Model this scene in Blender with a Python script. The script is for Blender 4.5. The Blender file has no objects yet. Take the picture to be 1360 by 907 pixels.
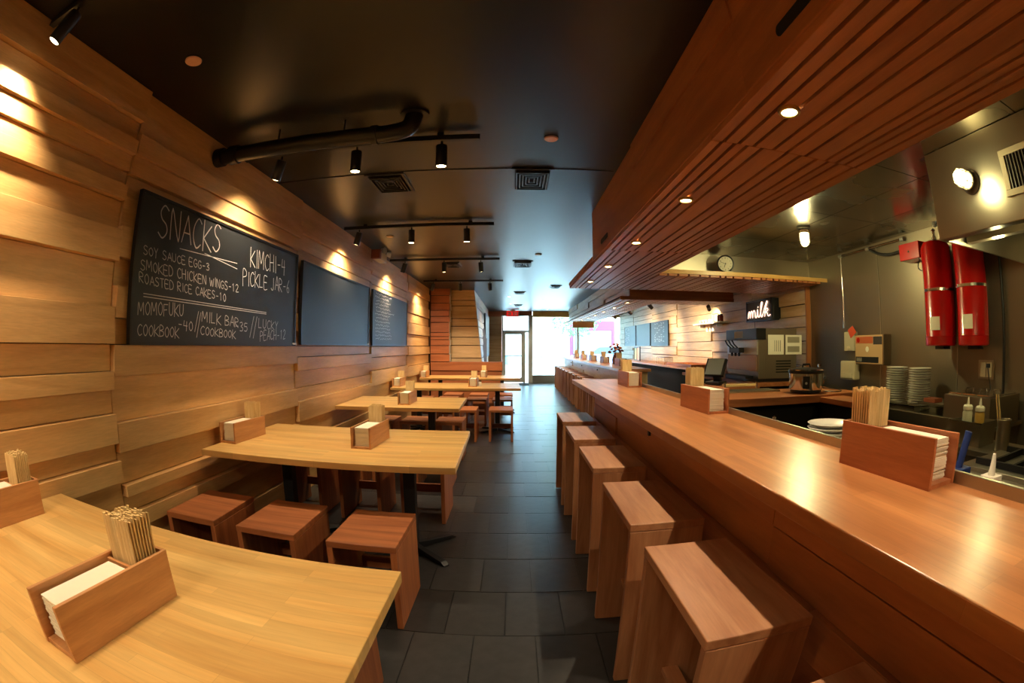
import bpy, bmesh, math, random
from math import sin, cos, pi, radians
from mathutils import Vector, Matrix
random.seed(7)
SC = bpy.context.scene
COL = SC.collection
H = 1.37                                   # camera height above the floor

# ------------------------------------------------------------------ camera
FPX, CX, CY = 644.809, 680.0, 453.5        # equisolid focal length in pixels of the 1360x907 frame
YAW, PITCH, ROLL = 0.0034, 0.0108, -0.0019
RM = Matrix.Rotation(YAW, 3, 'Z') @ Matrix.Rotation(PITCH, 3, 'X') @ Matrix.Rotation(ROLL, 3, 'Y')
cam_d = bpy.data.cameras.new('camera')
cam_d.type = 'PANO'
cam_d.panorama_type = 'FISHEYE_EQUISOLID'
cam_d.sensor_fit = 'HORIZONTAL'
cam_d.sensor_width = 36.0
cam_d.fisheye_lens = FPX * 36.0 / 1360.0
cam_d.fisheye_fov = radians(190)
cam_d.clip_start = 0.02
cam_d.clip_end = 300
cam = bpy.data.objects.new('camera', cam_d)
COL.objects.link(cam)
cam.matrix_world = Matrix.Translation((0, 0, H)) @ (RM @ Matrix.Rotation(pi / 2, 3, 'X')).to_4x4()
SC.camera = cam

# ------------------------------------------------------------------ world, daylight, exposure
SC.view_settings.view_transform = 'Standard'
SC.view_settings.look = 'None'
SC.view_settings.gamma = 1.0
SC.view_settings.use_curve_mapping = False
SC.view_settings.exposure = 0.0
W = bpy.data.worlds.new('sky'); SC.world = W
W.use_nodes = True
bg = W.node_tree.nodes['Background']
bg.inputs[0].default_value = (0.50, 0.76, 1.0, 1)
bg.inputs[1].default_value = 36.0
sun_d = bpy.data.lights.new('sun', 'SUN'); sun_d.energy = 34; sun_d.angle = radians(2); sun_d.color = (1, .95, .88)
sun = bpy.data.objects.new('sun', sun_d); COL.objects.link(sun)
sun.rotation_euler = (radians(-38), radians(12), 0)
FAC_Y = 18.4                               # street facade
por_d = bpy.data.lights.new('facade_portal', 'AREA'); por_d.shape = 'RECTANGLE'; por_d.size = 5.2; por_d.size_y = 2.7
por_d.cycles.is_portal = True
por = bpy.data.objects.new('facade_portal', por_d); COL.objects.link(por)
por.location = (1.6, FAC_Y + .12, 1.36); por.rotation_euler = (radians(-90), 0, 0)

WARM = (1.0, 0.79, 0.52)
LK = .55                                  # overall level of the lamps
def spot(loc, target, energy, size=60, blend=.6, color=WARM, radius=.03, parent=None):
    d = bpy.data.lights.new('lamp', 'SPOT'); d.energy = energy * LK; d.spot_size = radians(size); d.spot_blend = blend
    d.color = color; d.shadow_soft_size = radius
    o = bpy.data.objects.new('lamp_light', d); COL.objects.link(o)
    o.location = loc
    o.rotation_euler = (Vector(target) - Vector(loc)).to_track_quat('-Z', 'Y').to_euler()
    return o
def bulb(loc, energy, color, radius=.04):
    d = bpy.data.lights.new('bulb', 'POINT'); d.energy = energy * LK; d.color = color; d.shadow_soft_size = radius
    o = bpy.data.objects.new('bulb_light', d); COL.objects.link(o); o.location = loc
    return o

# ------------------------------------------------------------------ pixel -> point (a pixel gives a direction; a known plane gives the distance)
def ray(px, py):
    dx, dy = px - CX, CY - py
    r = math.hypot(dx, dy) + 1e-9
    th = 2 * math.asin(min(1, r / (2 * FPX)))
    return RM @ Vector((sin(th) * dx / r, cos(th), sin(th) * dy / r))
def at(px, py, x=None, y=None, z=None):
    v = ray(px, py)
    k = x / v.x if x is not None else (y / v.y if y is not None else (z - H) / v.z)
    return Vector((v.x * k, v.y * k, v.z * k + H))

# ------------------------------------------------------------------ materials
def lin(c):
    return tuple(((v / 255 + .055) / 1.055) ** 2.4 if v > 10 else v / 255 / 12.92 for v in c) + (1,)
MATS = {}
def _new(name):
    m = bpy.data.materials.new(name); m.use_nodes = True
    nt = m.node_tree
    b = nt.nodes['Principled BSDF']
    return m, nt, b
def plain(name, rgb, rough=.5, metal=0, spec=.5, var=0.0, emit=None, estr=0, bump=0, bscale=40, coat=0):
    if name in MATS: return MATS[name]
    m, nt, b = _new(name); MATS[name] = m
    b.inputs['Base Color'].default_value = lin(rgb)
    b.inputs['Roughness'].default_value = rough
    b.inputs['Metallic'].default_value = metal
    b.inputs['Specular IOR Level'].default_value = spec
    b.inputs['Coat Weight'].default_value = coat
    if var or bump:
        tc = nt.nodes.new('ShaderNodeTexCoord'); n = nt.nodes.new('ShaderNodeTexNoise')
        n.inputs['Scale'].default_value = bscale; n.inputs['Detail'].default_value = 5
        nt.links.new(tc.outputs['Object'], n.inputs['Vector'])
        if var:
            oi = nt.nodes.new('ShaderNodeObjectInfo')
            mr = nt.nodes.new('ShaderNodeMapRange'); mr.inputs[3].default_value = 1 - var; mr.inputs[4].default_value = 1 + var
            nt.links.new(oi.outputs['Random'], mr.inputs[0])
            mr2 = nt.nodes.new('ShaderNodeMapRange'); mr2.inputs[1].default_value = .3; mr2.inputs[2].default_value = .7; mr2.inputs[3].default_value = 1 - var * .6; mr2.inputs[4].default_value = 1 + var * .6
            nt.links.new(n.outputs['Fac'], mr2.inputs[0])
            mu = nt.nodes.new('ShaderNodeMath'); mu.operation = 'MULTIPLY'
            nt.links.new(mr.outputs[0], mu.inputs[0]); nt.links.new(mr2.outputs[0], mu.inputs[1])
            hs = nt.nodes.new('ShaderNodeHueSaturation'); hs.inputs['Color'].default_value = lin(rgb)
            nt.links.new(mu.outputs[0], hs.inputs['Value']); nt.links.new(hs.outputs[0], b.inputs['Base Color'])
        if bump:
            bp = nt.nodes.new('ShaderNodeBump'); bp.inputs['Strength'].default_value = bump; bp.inputs['Distance'].default_value = .01
            nt.links.new(n.outputs['Fac'], bp.inputs['Height']); nt.links.new(bp.outputs[0], b.inputs['Normal'])
    if emit:
        b.inputs['Emission Color'].default_value = lin(emit); b.inputs['Emission Strength'].default_value = estr
    return m
def wood(kind, axis):
    """grain along axis 'x','y','z'; colours are the wood's own"""
    key = 'wood_%s_%s' % (kind, axis)
    if key in MATS: return MATS[key]
    pal = dict(wall=((230, 186, 124), (212, 162, 102), .42, .07, 4.5),
               table=((226, 186, 116), (200, 150, 82), .34, .05, 2.2),
               counter=((200, 136, 82), (166, 102, 58), .31, .05, 2.2),
               stool=((178, 108, 62), (142, 78, 40), .45, .10, 5.0),
               bar=((198, 144, 102), (164, 106, 68), .42, .07, 4.5),
               soffit=((182, 116, 68), (156, 92, 50), .45, .06, 2.5),
               caddy=((208, 152, 98), (180, 122, 72), .45, .06, 6.0),
               caddyred=((190, 120, 76), (162, 94, 56), .42, .05, 6.0),
               partition=((184, 110, 66), (158, 88, 50), .45, .10, 3.0),
               chop=((236, 208, 150), (212, 174, 112), .55, .12, 20.0),
               pale=((214, 186, 144), (192, 158, 114), .45, .08, 3.0))[kind]
    c1, c2, rough, var, sc = pal
    m, nt, b = _new(key); MATS[key] = m
    L = nt.links.new
    tc = nt.nodes.new('ShaderNodeTexCoord'); oi = nt.nodes.new('ShaderNodeObjectInfo')
    ad = nt.nodes.new('ShaderNodeVectorMath'); ad.operation = 'MULTIPLY_ADD'
    L(oi.outputs['Random'], ad.inputs[0]); ad.inputs[1].default_value = (13.1, 7.7, 5.3); L(tc.outputs['Object'], ad.inputs[2])
    mp = nt.nodes.new('ShaderNodeMapping')
    s = [sc * 4] * 3; s['xyz'.index(axis)] = sc * .35
    mp.inputs['Scale'].default_value = s
    L(ad.outputs[0], mp.inputs['Vector'])
    n = nt.nodes.new('ShaderNodeTexNoise'); n.inputs['Scale'].default_value = 1.0; n.inputs['Detail'].default_value = 5; n.inputs['Distortion'].default_value = .6
    L(mp.outputs[0], n.inputs['Vector'])
    n2 = nt.nodes.new('ShaderNodeTexNoise'); n2.inputs['Scale'].default_value = 9.0; n2.inputs['Detail'].default_value = 3
    L(mp.outputs[0], n2.inputs['Vector'])
    cr = nt.nodes.new('ShaderNodeMapRange'); cr.inputs[1].default_value = .32; cr.inputs[2].default_value = .68
    L(n.outputs['Fac'], cr.inputs[0])
    mx = nt.nodes.new('ShaderNodeMix'); mx.data_type = 'RGBA'
    mx.inputs[6].default_value = lin(c1); mx.inputs[7].default_value = lin(c2); L(cr.outputs[0], mx.inputs[0])
    last = mx.outputs[2]
    if kind in ('table', 'counter'):        # glued staves of a butcher block
        mp2 = nt.nodes.new('ShaderNodeMapping')
        if axis == 'y': mp2.inputs['Rotation'].default_value = (0, 0, pi / 2)
        L(tc.outputs['Object'], mp2.inputs['Vector'])
        br = nt.nodes.new('ShaderNodeTexBrick'); br.inputs['Scale'].default_value = 1.0
        br.inputs['Brick Width'].default_value = .55; br.inputs['Row Height'].default_value = .042; br.inputs['Mortar Size'].default_value = .0006
        br.inputs['Color1'].default_value = (.80, .80, .80, 1); br.inputs['Color2'].default_value = (1.10, 1.10, 1.10, 1); br.inputs['Mortar'].default_value = (.72, .72, .72, 1)
        br.offset_frequency = 3; br.offset = .37
        L(mp2.outputs[0], br.inputs['Vector'])
        mm = nt.nodes.new('ShaderNodeMix'); mm.data_type = 'RGBA'; mm.blend_type = 'MULTIPLY'; mm.inputs[0].default_value = .7
        L(last, mm.inputs[6]); L(br.outputs['Color'], mm.inputs[7]); last = mm.outputs[2]
    hs = nt.nodes.new('ShaderNodeHueSaturation')
    mr = nt.nodes.new('ShaderNodeMapRange'); mr.inputs[3].default_value = 1 - var; mr.inputs[4].default_value = 1 + var
    L(oi.outputs['Random'], mr.inputs[0])
    f2 = nt.nodes.new('ShaderNodeMapRange'); f2.inputs[1].default_value = .3; f2.inputs[2].default_value = .7; f2.inputs[3].default_value = .93; f2.inputs[4].default_value = 1.06
    L(n2.outputs['Fac'], f2.inputs[0])
    mu = nt.nodes.new('ShaderNodeMath'); mu.operation = 'MULTIPLY'; L(mr.outputs[0], mu.inputs[0]); L(f2.outputs[0], mu.inputs[1])
    L(mu.outputs[0], hs.inputs['Value']); L(last, hs.inputs['Color'])
    L(hs.outputs[0], b.inputs['Base Color'])
    b.inputs['Roughness'].default_value = rough
    bp = nt.nodes.new('ShaderNodeBump'); bp.inputs['Strength'].default_value = .12; bp.inputs['Distance'].default_value = .003
    L(n2.outputs['Fac'], bp.inputs['Height']); L(bp.outputs[0], b.inputs['Normal'])
    return m
def steel(name='steel', rgb=(172, 164, 146), rough=.34, metal=.97):
    if name in MATS: return MATS[name]
    m, nt, b = _new(name); MATS[name] = m
    b.inputs['Base Color'].default_value = lin(rgb); b.inputs['Metallic'].default_value = metal
    tc = nt.nodes.new('ShaderNodeTexCoord'); n = nt.nodes.new('ShaderNodeTexNoise'); n.inputs['Scale'].default_value = 1.6; n.inputs['Detail'].default_value = 2
    n.inputs['Distortion'].default_value = 0
    nt.links.new(tc.outputs['Object'], n.inputs['Vector'])
    mr = nt.nodes.new('ShaderNodeMapRange'); mr.inputs[1].default_value = .3; mr.inputs[2].default_value = .7
    mr.inputs[3].default_value = rough - .05; mr.inputs[4].default_value = rough + .07
    nt.links.new(n.outputs['Fac'], mr.inputs[0]); nt.links.new(mr.outputs[0], b.inputs['Roughness'])
    bp = nt.nodes.new('ShaderNodeBump'); bp.inputs['Strength'].default_value = .02; bp.inputs['Distance'].default_value = .02
    nt.links.new(n.outputs['Fac'], bp.inputs['Height']); nt.links.new(bp.outputs[0], b.inputs['Normal'])
    return m
def glow(name, rgb, strength):
    if name in MATS: return MATS[name]
    m = bpy.data.materials.new(name); m.use_nodes = True; nt = m.node_tree
    nt.nodes.clear()
    e = nt.nodes.new('ShaderNodeEmission'); e.inputs[0].default_value = lin(rgb); e.inputs[1].default_value = strength
    o = nt.nodes.new('ShaderNodeOutputMaterial'); nt.links.new(e.outputs[0], o.inputs[0]); MATS[name] = m
    return m
def glass(name='pane_glass', tint=(235, 245, 245)):
    if name in MATS: return MATS[name]
    m = bpy.data.materials.new(name); m.use_nodes = True; nt = m.node_tree; nt.nodes.clear()
    t = nt.nodes.new('ShaderNodeBsdfTransparent'); t.inputs[0].default_value = lin(tint)
    g = nt.nodes.new('ShaderNodeBsdfGlossy'); g.inputs['Roughness'].default_value = .02
    f = nt.nodes.new('ShaderNodeFresnel'); f.inputs[0].default_value = 1.45
    mx = nt.nodes.new('ShaderNodeMixShader'); o = nt.nodes.new('ShaderNodeOutputMaterial')
    nt.links.new(f.outputs[0], mx.inputs[0]); nt.links.new(t.outputs[0], mx.inputs[1]); nt.links.new(g.outputs[0], mx.inputs[2])
    nt.links.new(mx.outputs[0], o.inputs[0]); MATS[name] = m
    return m
BLACK = plain('black_metal', (22, 22, 24), .45)
BLACKP = plain('black_plastic', (16, 16, 18), .35)
CEIL = plain('ceiling_paint', (15, 17, 20), .36, var=0, bump=.05, bscale=3)
WHITE = plain('white_paint', (225, 222, 214), .5)
CREAM = plain('cream_plastic', (206, 192, 160), .5)
CHALKB = plain('chalkboard', (30, 32, 34), .42, bump=.02, bscale=60)
CHALK = plain('chalk', (214, 206, 198), .9)
PAPER = plain('paper', (235, 228, 208), .8)
RED = plain('red_enamel', (176, 14, 12), .25, coat=.4)
CERAMIC = plain('ceramic', (225, 222, 210), .2)
STEEL = steel()
STEELD = steel('steel_dark', (140, 128, 110), .42, .85)
STEELC = steel('steel_ceiling', (128, 120, 104), .24, 1.0)
CHROME = plain('chrome', (215, 212, 205), .12, metal=1)
FRM = plain('door_frame', (214, 216, 208), .4)
ALU = plain('aluminium', (176, 178, 176), .35, metal=.9)

# ------------------------------------------------------------------ mesh helpers
class MB:
    def __init__(s): s.v = []; s.f = []; s.m = []; s.cur = 0
    def add(s, vs, fs):
        n = len(s.v); s.v += [tuple(v) for v in vs]; s.f += [tuple(i + n for i in f) for f in fs]; s.m += [s.cur] * len(fs); return s
    def box(s, x0, x1, y0, y1, z0, z1):
        if x0 > x1: x0, x1 = x1, x0
        if y0 > y1: y0, y1 = y1, y0
        if z0 > z1: z0, z1 = z1, z0
        return s.add([(x0, y0, z0), (x1, y0, z0), (x1, y1, z0), (x0, y1, z0), (x0, y0, z1), (x1, y0, z1), (x1, y1, z1), (x0, y1, z1)],
                     [(0, 3, 2, 1), (4, 5, 6, 7), (0, 1, 5, 4), (1, 2, 6, 5), (2, 3, 7, 6), (3, 0, 4, 7)])
    def prism(s, poly, d, vec):
        """poly: list of 3d points (planar); extruded by vec*d"""
        v = Vector(vec) * d; n = len(poly)
        vs = [Vector(p) for p in poly] + [Vector(p) + v for p in poly]
        return s.add(vs, [tuple(range(n))[::-1], tuple(range(n, 2 * n))] + [(i, (i + 1) % n, n + (i + 1) % n, n + i) for i in range(n)])
    def lathe(s, prof, c=(0, 0, 0), n=20, axis=(0, 0, 1)):
        q = Vector((0, 0, 1)).rotation_difference(Vector(axis)); c = Vector(c)
        vs = []; fs = []; k = len(prof)
        for i in range(n):
            a = 2 * pi * i / n
            for r, z in prof: vs.append(c + q @ Vector((r * cos(a), r * sin(a), z)))
        for i in range(n):
            j = (i + 1) % n
            for t in range(k - 1): fs.append((i * k + t, j * k + t, j * k + t + 1, i * k + t + 1))
        if prof[0][0] > 1e-5: fs.append(tuple(i * k for i in range(n))[::-1])
        if prof[-1][0] > 1e-5: fs.append(tuple(i * k + k - 1 for i in range(n)))
        return s.add(vs, fs)
    def cyl(s, a, b, r, n=14, r2=None):
        a, b = Vector(a), Vector(b); d = b - a
        return s.lathe([(r, 0), (r if r2 is None else r2, d.length)], a, n, d.normalized())
    def tube(s, pts, r, n=8):
        pts = [Vector(p) for p in pts]; vs = []; fs = []
        up = Vector((0.13, .31, .94)); k = len(pts)
        for i, p in enumerate(pts):
            t = (pts[min(i + 1, k - 1)] - pts[max(i - 1, 0)]).normalized()
            u = t.cross(up); u = u.normalized() if u.length > 1e-4 else Vector((1, 0, 0)); w = t.cross(u)
            for j in range(n):
                a = 2 * pi * j / n; vs.append(p + (u * cos(a) + w * sin(a)) * r)
        for i in range(k - 1):
            for j in range(n): fs.append((i * n + j, i * n + (j + 1) % n, (i + 1) * n + (j + 1) % n, (i + 1) * n + j))
        fs.append(tuple(range(n))[::-1]); fs.append(tuple((k - 1) * n + j for j in range(n)))
        return s.add(vs, fs)
    def ribbon(s, pts, w, o, u, v, nrm, t=.0012):
        """flat stroke drawn on a board: 2d pts in the (u,v) frame at origin o"""
        o, u, v, nrm = Vector(o), Vector(u), Vector(v), Vector(nrm)
        P = [Vector((p[0], p[1])) for p in pts]
        for a, b in zip(P[:-1], P[1:]):
            d = b - a
            if d.length < 1e-6: continue
            d.normalize(); nn = Vector((-d.y, d.x)) * w * .5; e = d * w * .4
            q = [a - e + nn, a - e - nn, b + e - nn, b + e + nn]
            s.add([o + u * p.x + v * p.y + nrm * t for p in q], [(0, 1, 2, 3)])
        return s
def smoothpts(pts, n=6):
    """Catmull-Rom through pts"""
    P = [Vector(p) for p in pts]; out = []
    for i in range(len(P) - 1):
        p0, p1, p2, p3 = P[max(i - 1, 0)], P[i], P[i + 1], P[min(i + 2, len(P) - 1)]
        for k in range(n):
            t = k / n
            out.append(.5 * ((2 * p1) + (p2 - p0) * t + (2 * p0 - 5 * p1 + 4 * p2 - p3) * t * t + (3 * p1 - p0 - 3 * p2 + p3) * t ** 3))
    out.append(P[-1]); return out
def build(name, mb, mat, parent=None, bevel=0, smooth=False, loc=None, local=False):
    """ONE mesh object. With a parent, mb holds world coordinates unless local."""
    me = bpy.data.meshes.new(name)
    off = Vector((0, 0, 0))
    if parent is not None and not local:
        p = parent
        while p: off += p.location; p = p.parent
    elif loc is not None and not local:
        off = Vector(loc)
    me.from_pydata([tuple(Vector(v) - off) for v in mb.v], [], mb.f)
    mats = mat if isinstance(mat, (list, tuple)) else [mat]
    for x in mats: me.materials.append(x)
    if len(mats) > 1: me.polygons.foreach_set('material_index', mb.m)
    if smooth:
        me.polygons.foreach_set('use_smooth', [True] * len(me.polygons))
        me.set_sharp_from_angle(angle=radians(38))
    me.update()
    o = bpy.data.objects.new(name, me); COL.objects.link(o)
    if parent is not None: o.parent = parent
    elif loc is not None: o.location = loc
    if bevel:
        b = o.modifiers.new('bevel', 'BEVEL'); b.width = bevel; b.segments = 2; b.limit_method = 'ANGLE'
    return o
def tag(o, label, cat, group=None, kind=None):
    if label: o['label'] = label
    if cat: o['category'] = cat
    if group: o['group'] = group
    if kind: o['kind'] = kind
    return o
def thing(name, label, cat, loc=(0, 0, 0), rz=0, group=None):
    o = bpy.data.objects.new(name, None); COL.objects.link(o); o.location = loc; o.rotation_euler = (0, 0, rz)
    o.empty_display_size = .1
    return tag(o, label, cat, group)
def struct(name, mb, mat, **k):
    o = build(name, mb, mat, **k); o['kind'] = 'structure'; return o
def dup(root, loc, rz=0, label=None, group=None):
    r = root.copy(); COL.objects.link(r); r.location = loc; r.rotation_euler = (0, 0, rz)
    if label: r['label'] = label
    if group: r['group'] = group
    for ch in list(root.children):
        c = ch.copy(); COL.objects.link(c); c.parent = r
        for g in list(ch.children):
            d = g.copy(); COL.objects.link(d); d.parent = c
    return r
def box(*a): return MB().box(*a)

# ================================================================== THE SETTING
Y0, Y1 = -1.6, FAC_Y                        # room behind the camera .. street facade
XL, XR, ZC = -1.94, 4.15, 2.71
# ---- floor: slab + tiles 0.288 x 0.458 m in half bond
def floor_mat():
    m, nt, b = _new('slate_floor'); MATS['slate_floor'] = m
    L = nt.links.new
    tc = nt.nodes.new('ShaderNodeTexCoord')
    mp = nt.nodes.new('ShaderNodeMapping'); mp.inputs['Location'].default_value = (-.105, -1.974, 0)
    L(tc.outputs['Object'], mp.inputs['Vector'])
    br = nt.nodes.new('ShaderNodeTexBrick'); br.inputs['Scale'].default_value = 1; br.inputs['Brick Width'].default_value = .288
    br.inputs['Row Height'].default_value = .458; br.inputs['Mortar Size'].default_value = .007
    br.inputs['Color1'].default_value = lin((46, 46, 47)); br.inputs['Color2'].default_value = lin((60, 59, 59)); br.inputs['Mortar'].default_value = lin((26, 26, 27))
    L(mp.outputs[0], br.inputs['Vector']); L(br.outputs['Color'], b.inputs['Base Color'])
    b.inputs['Roughness'].default_value = .30
    return m
fl = struct('floor', box(XL - .1, XR + .1, Y0 - .1, Y1 + .3, -.1, 0), floor_mat())
TILE = plain('slate_tile', (52, 51, 51),   .30, var=.30, bump=.12, bscale=14)
tw, td = .288, .458
tme = None
r0 = -3
for r in range(r0, 21):
    yb = 1.974 + r * td
    off = .105 + (0 if r % 2 else tw / 2)
    for c in range(-7, 5):
        xa = off + c * tw
        if xa < XL or xa > (.62 if yb < 5.2 else 1.3) or len(fl.children) >= 300: continue
        if tme is None:
            t0 = build('floor_tile', box(-tw / 2 + .0028, tw / 2 - .0028, -td / 2 + .0028, td / 2 - .0028, 0, .0035), TILE, bevel=0)
            tme = t0.data; t = t0
        else:
            t = bpy.data.objects.new('floor_tile', tme); COL.objects.link(t)
        t.parent = fl; t.location = (xa + tw / 2, yb + td / 2, random.choice((0, -.001, .0005)))
# ---- ceiling
ce = struct('ceiling', box(XL - .1, XR + .1, Y0 - .1, Y1 + .1, ZC, ZC + .1), CEIL)
build('ceiling_seam', box(XL, .76, 3.455, 3.465, ZC - .004, ZC + .001), plain('seam', (16, 16, 17), .6), ce)
struct('wall_back', box(XL - .1, XR + .1, Y0 - .1, Y0, 0, ZC), wood('wall', 'x'))

GAP_SHADE = plain('gap_shade', (74, 44, 24), .8)  # backing darkened to stand for shade in the gaps between boards and slats
# ---- left wall: backing + boards of differing thickness
wl = struct('wall_left', box(XL - .15, XL - .055, Y0, Y1, 0, ZC), GAP_SHADE)
def seams_to_boards(parent, seams, y0, y1, mat, base=XL - .055, sgn=1, gap=.003, bev=.002, gap2=.0015):
    """seams: [(z_top, z_bottom, proud)]"""
    for zt, zb, p in seams:
        d = .032 + p * 1.65
        x0, x1 = (base, base + sgn * d)
        build('board', box(x0, x1, y0 + gap, y1 - gap, zb + gap2, zt - gap2), mat, parent, bevel=bev)
def chain(top, cuts):
    out = []; z = top
    for zb, p in cuts: out.append((z, zb, p)); z = zb
    return out
WY = wood('wall', 'y')
col0 = chain(ZC, [(2.522, .03), (2.414, .008), (2.333, .028), (2.243, .012), (2.166, .0), (2.087, .022), (1.934, .0), (1.775, .03), (1.554, .002), (1.372, .026),
                  (1.241, .002), (1.15, .024), (1.034, .002), (.885, .024), (.80, .0), (.69, .026), (.56, .004), (.42, .02), (.25, .002), (.0, .015)])
col1 = chain(ZC, [(2.46, .012), (2.341, .028), (2.232, .018), (2.12, .0), (1.96, .008), (1.80, .024), (1.66, .0), (1.50, .026), (1.37, .002),
                  (1.214, .022), (.986, .0), (.834, .022), (.668, .0), (.606, .03), (.516, .002), (.424, .026), (.22, .004), (.0, .02)])
col2 = chain(ZC, [(2.514, .004), (2.401, .022), (2.252, .006), (2.05, .0), (1.85, .01), (1.62, .016), (1.37, .002), (1.27, .006), (1.145, .022), (.99, .002), (.871, .012),
                  (.681, .026), (.5, .0), (.26, .02), (.0, .004)])
col3 = chain(ZC, [(2.55, .0), (2.362, .012), (2.231, .004), (2.0, .0), (1.75, .014), (1.37, .0), (1.216, .018), (1.03, .0), (.82, .022), (.6, .004), (.33, .018), (.0, .0)])
col4 = chain(ZC, [(2.56, .008), (2.4, .02), (2.22, .0), (2.0, .016), (1.82, .004), (1.6, .02), (1.38, .006), (1.2, .024), (1.0, .004), (.8, .02), (.5, .0), (.25, .014), (.0, .0)])
yj = [-.62, 1.70, 4.0, 6.38, 8.73, 11.03]
seams_to_boards(wl, col3, Y0, yj[0], WY)
for i, cset in enumerate((col0, col1, col2, col3, col4)):
    seams_to_boards(wl, cset, yj[i], yj[i + 1], WY, gap=(.003, .003, .004, .006, .008)[i], gap2=(.0015, .0015, .0025, .005, .007)[i])

# ---- partition at the end of the tables: full-height pier + low wall, an inclined boarded face behind it
PX = wood('partition', 'x')
YP = 11.05
pt = struct('wall_partition', box(XL, -1.49, YP + .03, YP + .22, 0, ZC), GAP_SHADE)
zs = [ZC, 2.55, 2.37, 2.204, 2.066, 1.927, 1.69, 1.599, 1.53, 1.392, 1.202, 1.02]
for i, (a, b_) in enumerate(zip(zs[:-1], zs[1:])):
    build('board', box(XL + .03, -1.47 - .012 * (i % 2), YP - .02 + .018 * ((i * 7) % 3), YP + .03, b_ + .008, a - .008), PX, pt, bevel=.002)
    build('board_end_daylight', box(-1.489, -1.462 - .012 * (i % 2), YP + .032, YP + .24, b_ + .004, a - .004), WHITE, pt, bevel=.002)  # ends coloured white to stand for daylight falling on them
lw = struct('wall_low', box(XL, -.27, YP + .03, YP + .22, 0, 1.0), GAP_SHADE)
for i, (a, b_) in enumerate(((1.02, .81), (.81, .60), (.60, .36), (.36, .18), (.18, .0))):
    build('board', box(XL + .03, -.255 - .01 * (i % 2), YP - .01 + .02 * (i % 2), YP + .03, b_ + .008, a - .008), PX, lw, bevel=.002)
build('cap', box(-1.46, -.25, YP - .005, YP + .24, 1.003, 1.022), PX, lw, bevel=.002)
# boarded block behind the opening: its side leans, narrower at the top
PW = wood('pale', 'x'); PYa = wood('pale', 'y')
YB = 11.36
def xe(z): return -.93 + (2.71 - z) / 1.71 * .19          # leaning edge
inc = struct('wall_inner', MB().add([(XL, YB + .04, 0), (xe(0) - .03, YB + .04, 0), (xe(2.71) - .03, YB + .04, ZC), (XL, YB + .04, ZC), (XL, 17.6, 0), (-.95, 17.6, 0), (-.95, 17.6, ZC), (XL, 17.6, ZC)],
             [(0, 1, 2, 3), (5, 4, 7, 6), (4, 0, 3, 7), (1, 5, 6, 2), (3, 2, 6, 7), (4, 5, 1, 0)]), GAP_SHADE)
zq = [ZC, 2.46, 2.33, 2.03, 1.85, 1.59, 1.40, 1.10, .8, .5, .2, 0]
for i, (a, b_) in enumerate(zip(zq[:-1], zq[1:])):
    a -= .009; b_ += .009; yf = YB - .025 * (i % 2)
    build('board', MB().add([(XL, yf, b_), (xe(b_), yf, b_), (xe(a), yf, a), (XL, yf, a), (XL, YB + .04, b_), (xe(b_), YB + .04, b_), (xe(a), YB + .04, a), (XL, YB + .04, a)],
          [(0, 1, 2, 3), (5, 4, 7, 6), (4, 0, 3, 7), (1, 5, 6, 2), (3, 2, 6, 7), (4, 5, 1, 0)]), PW, inc)
    o_ = .004 * (i % 2)
    build('board', MB().add([(xe(b_) - .03, YB + .045, b_), (xe(b_) + o_, YB + .045, b_), (xe(a) + o_, YB + .045, a), (xe(a) - .03, YB + .045, a), (-.95, 17.6, b_), (-.92 + o_, 17.6, b_), (-.92 + o_, 17.6, a), (-.95, 17.6, a)],
          [(0, 1, 2, 3), (5, 4, 7, 6), (4, 0, 3, 7), (1, 5, 6, 2), (3, 2, 6, 7), (4, 5, 1, 0)]), PYa, inc)

# ---- facade: boarded end wall, door, transom, side light, pier, big window
fw = struct('wall_facade', box(XL, -.45, FAC_Y, FAC_Y + .15, 0, ZC), PX)
zz = [2.52, 2.36, 2.2, 2.04, 1.85, 1.58, 1.32, 1.16, 1.0, .8, .6, .4, .2, 0]
for i, (a, b_) in enumerate(zip(zz[:-1], zz[1:])):
    build('board', box(-1.2, -.455, FAC_Y - .02 - .008 * (i % 2), FAC_Y, b_ + .003, a - .003), wood('pale', 'x'), fw)
struct('trim_1', box(-1.2, .70, FAC_Y - .05, FAC_Y + .15, 2.56, ZC), PX)
struct('trim_2', box(.56, .72, FAC_Y - .05, FAC_Y + .15, 0, 2.56), FRM)
struct('trim_3', box(.72, 4.2, FAC_Y - .02, FAC_Y + .15, 2.50, ZC), plain('header_backlit', (240, 208, 120), .6))  # yellow lightened to stand for daylight glowing behind the header
struct('trim_4', box(.72, 4.2, FAC_Y, FAC_Y + .15, 0, .28), ALU)
GL = glass()
dr = thing('door_1', None, None, (-.02, FAC_Y + .05, 0)); dr['kind'] = 'structure'
for n_, b_ in (('frame', (-.445, -.39, 0, 2.56)), ('frame', (.36, .40, 0, 1.95)), ('frame', (-.445, .56, 1.92, 1.99)), ('frame', (-.445, .56, 2.53, 2.56)), ('frame', (.40, .445, 0, 1.95))):
    build(n_, box(b_[0], b_[1], FAC_Y, FAC_Y + .1, b_[2], b_[3]), FRM, dr)
lf = build('door_leaf', box(-.39, -.31, FAC_Y + .02, FAC_Y + .07, .02, 1.92).box(.29, .36, FAC_Y + .02, FAC_Y + .07, .02, 1.92).box(-.31, .29, FAC_Y + .02, FAC_Y + .07, .02, .2).box(-.31, .29, FAC_Y + .02, FAC_Y + .07, 1.84, 1.92), FRM, dr)
build('pane', box(-.31, .29, FAC_Y + .04, FAC_Y + .048, .2, 1.84), GL, lf)
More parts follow.
